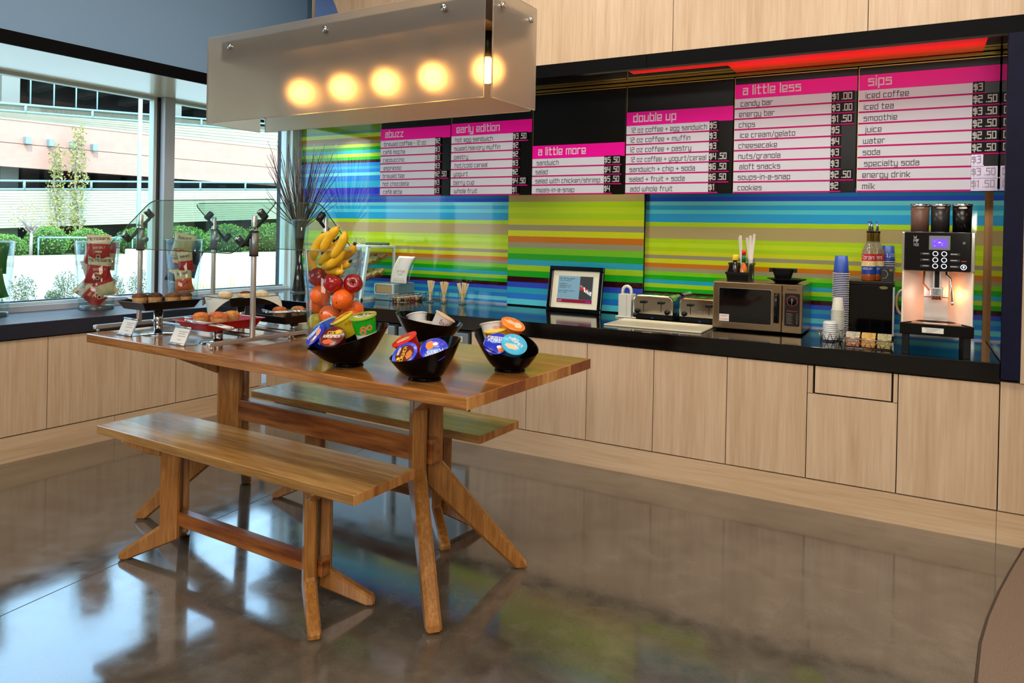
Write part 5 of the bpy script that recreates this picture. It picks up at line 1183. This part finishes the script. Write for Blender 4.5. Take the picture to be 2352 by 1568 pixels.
for z in (.096, .090, .074, .068): b.box(.050, .104 if z != .090 else .094, -.0052, -.0048, z, z+.002, RDI)
b.build('sticker', t)
b = MB(); b.tube([(.402, .002, .25), (.402, -.028, .242), (.402, -.034, .16), (.402, -.028, .09), (.402, .002, .082)], .012, GLB, 10); b.box(.385, .419, -.006, 0, .07, .26, BLK); b.build('door_handle', t, .002)
b = MB(); b.box(.436, w, 0, .024, .012, h, MWS); b.build('control_fascia', t, .004)
b = MB(); P = [(x+.450, z+.058) for x, z in rrect(.09, .206, .008)]; b.prism(P, -.003, 0, M('mw_window'), 'y')
rd = M('dial_red', (206, 30, 40), .5); cx, cz = .495, .215
for k in range(28):
    a0, a1 = 2*pi*k/28, 2*pi*(k+1)/28; f2 = lambda a, r: (cx+r*cos(a), -.0035, cz+r*sin(a)); b.quad(f2(a0, .029), f2(a1, .029), f2(a1, .0312), f2(a0, .0312), rd)
for k in range(9): a = pi*.9-k*.28; b.box(cx+.036*cos(a)-.001, cx+.036*cos(a)+.001, -.0035, -.003, cz+.036*sin(a)-.001, cz+.036*sin(a)+.001, PTXT)
for k in range(8): b.box(.462, .500 if k % 2 else .492, -.0035, -.003, .136-.009*k, .138-.009*k, M('panel_print', (130, 120, 112), .6)); b.box(.520, .530, -.0035, -.003, .136-.009*k, .138-.009*k, M('panel_print'))
b.box(.462, .528, -.0035, -.003, .152, .154, rd); b.build('control_panel', t)
b = MB(); b.tube([(cx, -.003, cz), (cx, -.018, cz)], .024, BLK, 24); b.box(cx-.001, cx+.001, -.0186, -.018, cz-.02, cz+.018, PTXT); b.build('timer_dial', t)
b = MB()
for x, y in ((.04, .05), (w-.04, .05), (.04, d-.05), (w-.04, d-.05)): b.cyl(x, y, 0, .013, .014, BLK, 12)
b.build('feet', t)
b = MB(); text(b, 'Panasonic', (.463, -.0006, .282), (1, 0, 0), (0, 0, 1), .010, INK, wt=1.2, fit=.06); b.build('brand_mark', t)
ZM = HC+.318
t = thing('storage_bin', 'black open fronted plastic bin on top of the microwave, holding sauces', 'bin', (3.795, .50, ZM)); w = .135; d = .19
b = MB(); b.box(0, w, 0, d, 0, .004, BLK); b.hexa([(0, 0, .004), (w, 0, .004), (w, .004, .004), (0, .004, .004), (-.008, -.014, .062), (w+.008, -.014, .062), (w+.008, -.008, .062), (-.008, -.008, .062)], BLK)
for x, s in ((0, 1), (w-.004, -1)): b.prism([(0, .004), (d, .004), (d, .118), (.06, .118), (-.012, .062)], x, x+.004, M('bin_side', (30, 30, 24), .4), 'x')
b.box(0, w, d-.004, d, .004, .118, BLK); b.build('body', t, .001)
b = MB(); b.box(w, w+.008, .06, d+.006, .106, .120, M('bin_side')); b.box(-.008, 0, .06, d+.006, .106, .120, BLK); b.box(-.010, w+.010, -.020, -.008, .046, .062, BLK)
for y in (.05, .10, .15): b.box(w, w+.004, y, y+.004, .004, .106, BLK)
b.build('rim', t)
t = thing('sauce_bottle', 'small hot sauce bottle with red cap and green neck in the bin on the microwave', 'bottle', (3.892, .535, ZM+.004)); SAU = M('hot_sauce', (206, 110, 30), .15, coat=.6)
b = MB(); b.lathe([(.024, 0), (.025, .004), (.025, .07), (.022, .085), (.011, .115), (.010, .125)], SAU, 8, smooth=False); b.build('bottle_body', t)
b = MB(); b.cyl(0, 0, .122, .172, .0125, M('green_neck', (10, 96, 50), .3), 16); b.build('neck_band', t)
b = MB(); b.cyl(0, 0, .172, .204, .0135, M('cap_red', (206, 20, 24), .4), 16); b.build('cap', t)
b = MB(); b.quad((-.018, -.0262, .02), (.0, -.0262, .002), (.018, -.0262, .02), (.0, -.0262, .075), PAPER); b.quad((-.011, -.0268, .03), (.0, -.0268, .014), (.011, -.0268, .03), (.0, -.0268, .062), M('label_peach', (226, 180, 150), .7)); b.build('label_diamond', t)
t = thing('sauce_bottle', 'round glass shaker with yellow cap and dark sauce in the bin on the microwave', 'bottle', (3.836, .545, ZM+.004))
b = MB(); b.lathe([(.021, 0), (.022, .01), (.021, .075), (.016, .10), (.014, .135)], M('soy_dark', (40, 18, 10), .08, coat=.7), 20); b.build('bottle_body', t)
b = MB(); b.lathe([(.0185, .134), (.020, .138), (.0195, .165), (.017, .17)], M('cap_yellow', (236, 200, 30), .4), 20); b.build('cap', t)
STW = M('straw_wrap', (226, 216, 210), .7)
for (x, y), lab, grp, leans in [((3.862, .64), 'clear cup of wrapped straws at the left rear of the bin', 'wrapped straws in the left cup', [(-.10, 0), (-.06, .06)]), ((3.918, .64), 'clear cup of wrapped straws at the right rear of the bin', 'wrapped straws in the right cup', [(-.14, .02), (-.02, .04), (.10, .02), (.17, .03), (.22, .0), (.30, .03)])]:
    clear_cup('straw_cup', lab, (x, y, ZM+.005), .024, .029, .14, 'cups of straws on the microwave')
    for i, (lx, ly) in enumerate(leans):
        m = MB(); m.box(-.0085, .0085, -.0016, .0016, 0, .272+.012*(i % 3), STW); m.box(-.0075, .0075, -.0022, .0022, .262+.012*(i % 3), .274+.012*(i % 3), PAPER)
        o = m.build('wrapped_straw', None, .001, loc=(x-lx*.06, y-ly*.05, ZM+.019), rot=(-ly, lx, .3*i)); tag(o, 'white paper wrapped straw standing in the '+grp.split(' in the ')[1]+' behind the sauces', 'straw', grp)
t = thing('black_tray_lid', 'flat black octagonal plastic tray under the bowl on the microwave', 'tray', (4.160, .56, ZM))
b = MB(); b.lathe([(.070, 0), (.090, .016), (.118, .026), (.122, .032), (.112, .032), (.085, .020), (1e-5, .012)], BLK, 8, smooth=False); b.build('tray_body', t, .002)
t = thing('black_square_bowl', 'black square plastic bowl with tab handles on the microwave', 'bowl', (4.140, .55, ZM+.020), .1)
b = MB()
def sqr(s, z, r=.3): return [(s*(abs(cos(a))**r)*(1 if cos(a) > 0 else -1), s*(abs(sin(a))**r)*(1 if sin(a) > 0 else -1), z) for a in [2*pi*k/24+.01 for k in range(24)]]
L0 = [sqr(.045, .0), sqr(.068, .075), sqr(.063, .075), sqr(.042, .006)]; vs = sum(L0, []); b.add(vs, [(j*24+i, j*24+(i+1) % 24, (j+1)*24+(i+1) % 24, (j+1)*24+i) for j in range(3) for i in range(24)]+[list(range(23, -1, -1)), list(range(72, 96))], BLK); b.build('bowl_body', t)
for s in (1, -1):
    b = MB(); b.box(s*.060, s*.084, -.05, .05, .052, .078, BLK); b.build('handle', t, .003)
# ---- cups, lids, baskets
CUPB = M('cup_blue', (24, 62, 150), .5); RIMC = M('cup_rim_cream', (226, 212, 186), .5); CUPW = M('cup_white', (216, 214, 200), .5)
def stack(x, y, z, n, r0, r1, hc, pitch, body, rim, fmt, grp, name='paper_cup', cat='cup'):
    proto = None
    for k in range(n):
        zz = z+pitch*k
        lab = fmt(k, n)
        t = thing(name, lab, cat, (x, y, zz), .1*k, grp)
        last = k == n-1
        b = MB(); b.lathe([(r1, .0), (r0, hc), (r0*.96, hc), (1e-5, hc-.006)] if last else [(r1, 0), (r1-(r1-r0)*min(1, pitch*1.6/hc), pitch*1.6)], body, 24, cap0=False, cap1=False); b.build('cup_wall', t)
        b = MB(); b.tube([((r1+.001)*cos(a), (r1+.001)*sin(a), .0022) for a in [2*pi*i/24 for i in range(24)]], .0026, rim, 6, True); b.build('rolled_rim', t)
        if last and name == 'paper_cup':
            sub = MB(); s_, hh = ('aloft', .022) if body is CUPB else ('refuel', .010)
            text(sub, s_, (text_width(s_, hh)*.5, 0, 0), (-1, 0, 0), (0, 0, -1), hh, MWHITE if body is CUPB else INK, wt=1.0, lift=0)
            vs = []
            for p in sub.v:
                zc = hc*.5+p[2]; rr = r1-(r1-r0)*zc/hc+.0008; a = -pi*.60+p[0]/rr; vs.append((rr*cos(a), rr*sin(a), zc))
            b = MB(); b.add(vs, sub.f, MWHITE if body is CUPB else INK); b.build('print', t)
stack(4.482, .56, HC, 36, .036, .0455, .112, .0113, CUPB, RIMC, lambda k, n: 'blue paper cup, topmost of the tall upside down stack with its print showing' if k == n-1 else 'blue paper cup nested in the tall upside down stack left of the black cabinet', 'tall stack of blue cups')
stack(4.480, .415, HC+.012, 24, .026, .035, .075, .0072, CUPW, CUPW, lambda k, n: 'small white paper cup, topmost of the short stack in front of the blue cups' if k == n-1 else 'small white paper cup nested in the short stack in front of the blue cups', 'short stack of white cups')
LIDM = M('lid_white', (222, 224, 224), .35)
LB = (4.452, .315, HC)
wire_basket('wire_basket', 'small wire basket of white cup lids left of the tea basket', LB, .05, .13, .13, .060, .78, (3, 3))
for k in range(9):
    z = HC+.010+.0115*k
    t = MB(); t.lathe([(.041, 0), (.042, .003), (.040, .005), (.036, .014), (.034, .015), (.032, .011), (1e-5, .010)], LIDM, 24)
    tag(t.build('cup_lid', None, loc=(LB[0]-.004, LB[1]+.004, z)), 'white plastic cup lid, topmost in the small wire basket' if k == 8 else 'white plastic cup lid stacked in the small wire basket', 'lid', 'cup lids in the small basket')
TB = (4.665, .155, HC)
wire_basket('tea_basket', 'wire basket of wrapped tea bags at the worktop front edge', TB, 0, .262, .15, .052, .88, (5, 3))
TEA = [(150, 84, 44), (176, 112, 28), (140, 118, 40)]; TEAT = [(186, 176, 150), (206, 160, 60), (166, 160, 110)]
for i in range(3):
    for j in range(5):
        x = -.080+.080*i; y = -.045+.022*j
        t = thing('tea_packet', 'wrapped tea bag in the %s column of the tea basket, %s' % (('left brown', 'middle amber', 'right olive')[i], 'frontmost' if j == 0 else 'behind the front one'), 'tea packet', (TB[0]+x, TB[1]+y, HC+.006), (-.22, 0, .03*(j-2)), 'tea packets in the wire basket')
        t['label'] = ('front wrapped tea bag in the %s column of the tea basket' if j == 0 else 'wrapped tea bags behind the front one in the %s column of the tea basket') % ('left brown', 'middle amber', 'right olive')[i]
        b = MB(); b.box(-.035, .035, -.004, .004, 0, .074, M('tea_%d' % i, TEA[i], .45)); b.build('envelope', t, .002)
        b = MB(); b.box(-.035, .035, -.0046, -.004, .052, .074, M('tea_top_%d' % i, TEAT[i], .45, noise=.5, ns=120)); b.add([(-.026, -.0046, .034), (.026, -.0046, .034), (.026, -.0046, .040), (0, -.0046, .052), (-.026, -.0046, .040)], [(0, 1, 2, 3, 4)], M('tea_top_%d' % i)); b.box(-.02, .02, -.0046, -.004, .016, .020, M('tea_top_%d' % i)); b.build('label_print', t)
# ---- milk cooler with bottles on top
t = thing('milk_cooler', 'small glossy black cooler between the cup stacks and the coffee machine', 'cooler', (4.512, .62, HC)); w, h, d = .262, .352, .29
b = MB(); b.box(0, w, .03, d, .012, h-.004, BLK); b.build('body', t, .003)
b = MB(); b.box(0, w, 0, .03, .014, h-.024, GLB); b.build('door', t, .004)
b = MB(); b.box(-.001, w+.001, 0, d, h-.022, h, M('cooler_top', (14, 14, 14), .15, spec=.5)); b.build('top', t, .002)
b = MB(); disc(b, (w-.055, -.0006, h-.036), .010, M('cooler_badge', (120, 110, 70), .4, .6), 20, 'y', .024); b.build('badge', t)
b = MB(); b.box(w-.004, w+.006, .0, .012, .02, h-.03, STEEL); b.build('door_edge', t)
b = MB()
for x in (.03, w-.03):
    for y in (.05, d-.04): b.cyl(x, y, 0, .013, .012, BLK, 12)
b.build('feet', t)
t = thing('milk_hose', 'cream flexible hose looping between the cooler and the coffee machine', 'hose', (4.775, .66, HC+.13))
b = MB(); b.tube([(.048+.034*cos(a), .0, .10+.075*sin(a)) for a in [pi*.38+pi*1.25*k/14 for k in range(15)]], .008, M('hose_cream', (206, 176, 130), .5), 10); tag(b.build('tube', t)); 
SYR = M('syrup_glass', (206, 196, 170), .06, trans=.75); SYL = M('syrup_liquid', (150, 70, 20), .1, coat=.3)
def syrup(x, y, lab):
    t = thing('syrup_bottle', lab, 'bottle', (x, y, HC+.353), 0, 'syrup bottles on the milk cooler')
    b = MB(); b.lathe([(.040, 0), (.042, .006), (.042, .04), (.041, .044)], SYL, 24); b.build('syrup', t)
    b = MB(); b.lathe([(.0415, .165), (.041, .19), (.030, .215), (.017, .24), (.015, .262)], SYR, 24, cap0=False, cap1=False); b.build('glass_body', t)
    b = MB(); b.lathe([(.0425, .042), (.0425, .092)], M('label_blue', (20, 60, 150), .4), 28, cap0=False, cap1=False); b.lathe([(.0427, .092), (.0427, .125)], M('label_cream', (226, 206, 150), .4, noise=.2, ns=40), 28, cap0=False, cap1=False); b.lathe([(.0425, .125), (.0425, .168)], M('label_red', (196, 20, 26), .4), 28, cap0=False, cap1=False)
    for s, hh, z, mm, wt in [('Torani', .024, .136, MWHITE, 1.1), ('HAZELNUT', .011, .072, MWHITE, 1.1)]:
        sub = MB(); text(sub, s, (-text_width(s, hh)*.40, 0, 0), (1, 0, 0), (0, 0, 1), hh, mm, wt=wt, slant=.2, squeeze=.8, lift=0)
        b.add([(.0433*cos(-pi*.5-.12+p[0]/.0433), .0433*sin(-pi*.5-.12+p[0]/.0433), z+p[2]) for p in sub.v], sub.f, mm)
    yl = M('label_yellow', (236, 190, 40), .4); b.add([(.0431*cos(a), .0431*sin(a), z) for a, z in [(-1.45, .096), (-.75, .096), (-.75, .112), (-1.45, .112)]], [(0, 1, 2, 3)], yl)
    b.build('label', t)
    b = MB(); b.lathe([(.0165, .240), (.0155, .30), (.017, .302)], M('gold_foil', (186, 150, 70), .35, .8), 18); b.build('foil_neck', t)
    b = MB(); b.cyl(0, 0, .302, .314, .018, BLK, 14); b.tube([(0, 0, .312), (0, -.004, .345), (-.006, -.012, .378)], .006, CHROME, 8, radii=[.009, .006, .004]); b.tube([(.004, 0, .312), (.006, .004, .350)], .003, CHROME, 6); b.build('pourer', t)
syrup(4.632, .668, 'front syrup bottle with a red and blue label on the milk cooler'); syrup(4.672, .745, 'second syrup bottle half hidden behind the front one'); syrup(4.640, .80, 'rearmost syrup bottle on the milk cooler')
stack(4.732, .85, HC+.353, 10, .034, .042, .105, .013, CUPB, RIMC, lambda k, n: 'blue paper cup on top of the low stack behind the syrup bottles' if k == n-1 else 'blue paper cup in the low stack behind the syrup bottles', 'low stack of blue cups')
t = thing('sweetener_box', 'small black box with a thin white outline mark on the milk cooler', 'box', (4.700, .665, HC+.353))
b = MB(); b.box(0, .070, 0, .10, 0, .085, M('box_black', (20, 18, 16), .3)); b.build('carton', t, .001)
b = MB(); wl = M('box_line', (176, 166, 140), .5)
for a_, c_ in [((.012, .07), (.030, .068)), ((.030, .068), (.040, .045)), ((.040, .045), (.028, .022)), ((.028, .022), (.010, .02))]:
    p, q = Vector((a_[0], -.0008, a_[1])), Vector((c_[0], -.0008, c_[1])); dd = (q-p).normalized(); nn = Vector((-dd.z, 0, dd.x))*.0012; b.quad(p-nn, q-nn, q+nn, p+nn, wl)
b.box(.048, .064, -.0008, 0, .066, .078, wl); b.box(.051, .061, -.0012, -.0008, .069, .075, M('box_black')); b.build('mark', t)
# ---- coffee machine
t = thing('coffee_machine', 'black and white automatic coffee machine with three bean hoppers at the right end', 'coffee machine', (4.82, .02, HC)); w = .341; d = .50
CW = M('machine_white', (232, 220, 206), .4); CB = M('machine_black', (5, 5, 9), .12, spec=.3)
b = MB()
for x in (.012, w-.047):
    for y in (.03, d-.10): b = MB(); b.box(x, x+.034, y, y+.034, 0, .112, BLK); b.build('leg', t, .002)
b = MB(); b.box(0, w, .02, d, .108, .168, CB); b.build('base_tray', t, .003)
b = MB(); b.box(.105, .205, .0185, .02, .122, .150, PAPER)
for k in range(4): b.box(.125 if k else .118, .190-.012*k, .0178, .0185, .144-.006*k, .146-.006*k, SGN)
b.build('warning_label', t)
b = MB(); b.box(.055, w-.055, .025, .20, .168, .172, M('drip_steel', (180, 150, 124), .25, .9))
for k in range(9): b.tube([(w/2+(.012+.012*k)*cos(a), .19-(.012+.012*k)*sin(a)*.9, .173) for a in [pi*j/12 for j in range(13)]], .002, BLK, 4)
b.build('drip_grate', t)
for s in (0, 1):
    m = (lambda x: x) if s == 0 else (lambda x: w-x)
    P = [(m(.006), .02), (m(.014), .016), (m(.118), .215), (m(.118), .30), (m(.006), .30)]
    if s: P = P[::-1]
    b = MB(); b.prism(P, .170, .455, CW, 'z'); b.build('side_panel', t, .004)
b = MB(); b.box(.006, w-.006, .30, d, .17, .66, CB); b.build('rear_body', t, .003)
b = MB(); b.box(.112, w-.112, .205, .225, .172, .455, STEEL); b.box(.112, w-.112, .204, .206, .300, .304, BLK); b.build('back_plate', t)
b = MB(); b.box(.018, w-.024, .004, .30, .452, .660, CB); b.build('head', t, .004)
for x0, x1 in ((.002, .017), (w-.023, w-.004)):
    b = MB(); b.box(x0, x1, .010, .30, .452, .658, CHROME); b.build('side_strip', t, .004)
b = MB(); b.box(.128, .226, .0015, .004, .565, .640, M('display_bezel', (110, 112, 122), .35, .5)); b.build('display_bezel', t, .002)
b = MB(); b.box(.144, .210, .0005, .0015, .580, .622, M('display_violet', (80, 50, 240), .3, emit=(86, 40, 255), es=1.6))
pv = M('display_pixel', (170, 200, 255), .3, emit=(170, 200, 255), es=1.2)
for p in ((.172, .606, .010), (.170, .602, .014), (.152, .586, .006), (.186, .590, .005), (.188, .598, .004), (.152, .610, .004)): b.box(p[0], p[0]+p[2], 0, .0005, p[1], p[1]+.002, pv)
b.build('display', t)
LEDR = M('button_ring', (240, 244, 255), .3, emit=(226, 234, 255), es=1.3)
for r_ in range(3):
    for c_ in range(2):
        cx, cz = .159+.040*c_, .545-.0325*r_
        b = MB(); b.tube([(cx+.0115*cos(a), .003, cz+.0115*sin(a)) for a in [2*pi*k/20 for k in range(20)]], .0018, LEDR, 6, True); b.build('button', t)
        b = MB(); x0 = .090 if c_ == 0 else .226; b.box(x0, x0+.044, .0028, .004, cz-.007, cz+.005, M('button_tag', (26, 26, 32), .3)); b.box(x0+.012-.010*c_, x0+.038-.006*c_, .0022, .0028, cz-.002, cz+.0015, M('tag_print', (190, 190, 196), .5)); b.build('button_label', t)
b = MB(); b.tube([(.287+.0125*cos(a), .003, .478+.0125*sin(a)) for a in [2*pi*k/20 for k in range(20)]], .0018, LEDR, 6, True); b.box(.283, .291, .0025, .004, .473, .484, LEDR); b.build('stop_button', t)
b = MB(); b.tube([(.287+.005*cos(a), .003, .604+.005*sin(a)) for a in [2*pi*k/14 for k in range(14)]], .0012, PTXT, 5, True); b.build('power_button', t)
b = MB(); b.box(.277, .299, .0028, .004, .507, .511, M('hot_red', (180, 40, 30), .4)); b.build('warning_mark', t)
b = MB(); text(b, 'W', (.058, .0032, .623), (1, 0, 0), (0, 0, 1), .014, PTXT, wt=1.4, fit=.024); text(b, 'MF', (.058, .0032, .604), (1, 0, 0), (0, 0, 1), .015, PTXT, wt=1.4, fit=.026); text(b, '1400', (.057, .0032, .584), (1, 0, 0), (0, 0, 1), .013, PTXT, wt=.9, fit=.026); b.build('maker_mark', t)
b = MB(); b.box(.150, .162, .10, .13, .36, .46, STEEL); b.box(.180, .192, .10, .13, .36, .46, STEEL); b.box(.163, .179, .09, .14, .36, .46, BLK); b.build('spout_column', t, .003)
b = MB(); b.box(.140, .202, .075, .15, .315, .362, STEEL); b.build('spout_block', t, .004)
b = MB(); b.box(.145, .190, .0745, .075, .320, .358, M('plate_grey', (160, 162, 166), .35, .6))
for s, z, hh in (('PLACE', .347, .007), ('CUP', .335, .009), ('HERE', .325, .007)): text(b, s, (.1675, .0740, z), (1, 0, 0), (0, 0, 1), hh, INK, wt=1.1, center=True, fit=.036)
b.build('cup_notice', t)
for x in (.155, .171, .187):
    b = MB(); b.cyl(x, .11, .295, .318, .0075, M('nozzle_brown', (120, 66, 50), .3, .5), 12); b.build('nozzle', t)
b = MB(); b.tube([(.214, .10, .455), (.214, .095, .43), (.232, .085, .415), (.238, .08, .36), (.244, .075, .285)], .006, CHROME, 10); b.tube([(.243, .075, .292), (.246, .074, .272)], .008, CHROME, 10); b.build('steam_wand', t)
b = MB(); b.tube([(.112, .13, .455), (.108, .12, .38), (.135, .10, .345)], .005, M('hose_brown', (186, 110, 60), .4), 8); b.build('milk_tube', t)
HOP = [(M('hopper_cocoa', (112, 80, 68), .4, spec=.4), None), (M('hopper_smoke', (46, 42, 42), .3, spec=.4), M('beans_dark', (20, 16, 16), .6)), (M('hopper_clear', (16, 14, 14), .25, spec=.4), M('beans_dark'))]
for k, x in enumerate((.085, .182, .284)):
    b = MB(); b.lathe([(.044, .66), (.046, .80)], HOP[k][0], 28); b.build('hopper', t, loc=(x, .19, 0))
    b = MB(); b.lathe([(.047, .80), (.0485, .803), (.0485, .812), (.044, .817), (1e-5, .818)], CHROME, 28); b.build('hopper_lid', t, loc=(x, .19, 0))
    b = MB(); disc(b, (x, .19-.0475, .793), .0055, CHROME, 18, 'y', .020); b.build('hopper_badge', t)
lt = light('cup_bay_light', 'POINT', (5.07, .12, 1.24), .7, (1.0, .30, .10), shadow_soft_size=.03); lt2 = light('cup_bay_light', 'POINT', (4.92, .08, 1.24), .18, (1.0, .62, .5), shadow_soft_size=.03)

# ------------------------------------------------------------------ pieces that belong to a part go one level deeper
SUB = {'microwave': {'door': ['window', 'door_handle', 'sticker'], 'control_fascia': ['control_panel', 'timer_dial', 'brand_mark']},
 'toaster': {'body': ['slots', 'lever_slot', 'badge']}, 'undercounter_fridge': {'door': ['handle', 'badge']}, 'milk_cooler': {'door': ['badge']},
 'coffee_machine': {'head': ['display_bezel', 'display', 'button', 'button_label', 'stop_button', 'power_button', 'warning_mark', 'maker_mark'], 'spout_block': ['nozzle', 'cup_notice'], 'base_tray': ['warning_label', 'drip_grate']},
 'syrup_bottle': {'glass_body': ['label', 'foil_neck']}, 'framed_screen': {'frame': ['mat']}, 'sauce_bottle': {'bottle_body': ['label_diamond', 'neck_band']}, 'napkin_dispenser': {'housing': ['face_plate']}, 'paper_bag': {'sheet': ['print']}, 'paper_liner': {'sheet': ['print']},
 'sign_holder': {'back_plate': ['clip_roll', 'card']}, 'dining_table': {'tabletop': ['end_grain']}, 'bench': {'seat': ['end_grain']}}
for o in list(COL.objects):
    if o.parent is None and o.name.split('.')[0] in SUB:
        ch = list(o.children); base = lambda c: c.name.split('.')[0]
        for pn, subs in SUB[o.name.split('.')[0]].items():
            p = next((c for c in ch if base(c) == pn), None)
            if p:
                for c in ch:
                    if base(c) in subs: c.parent = p
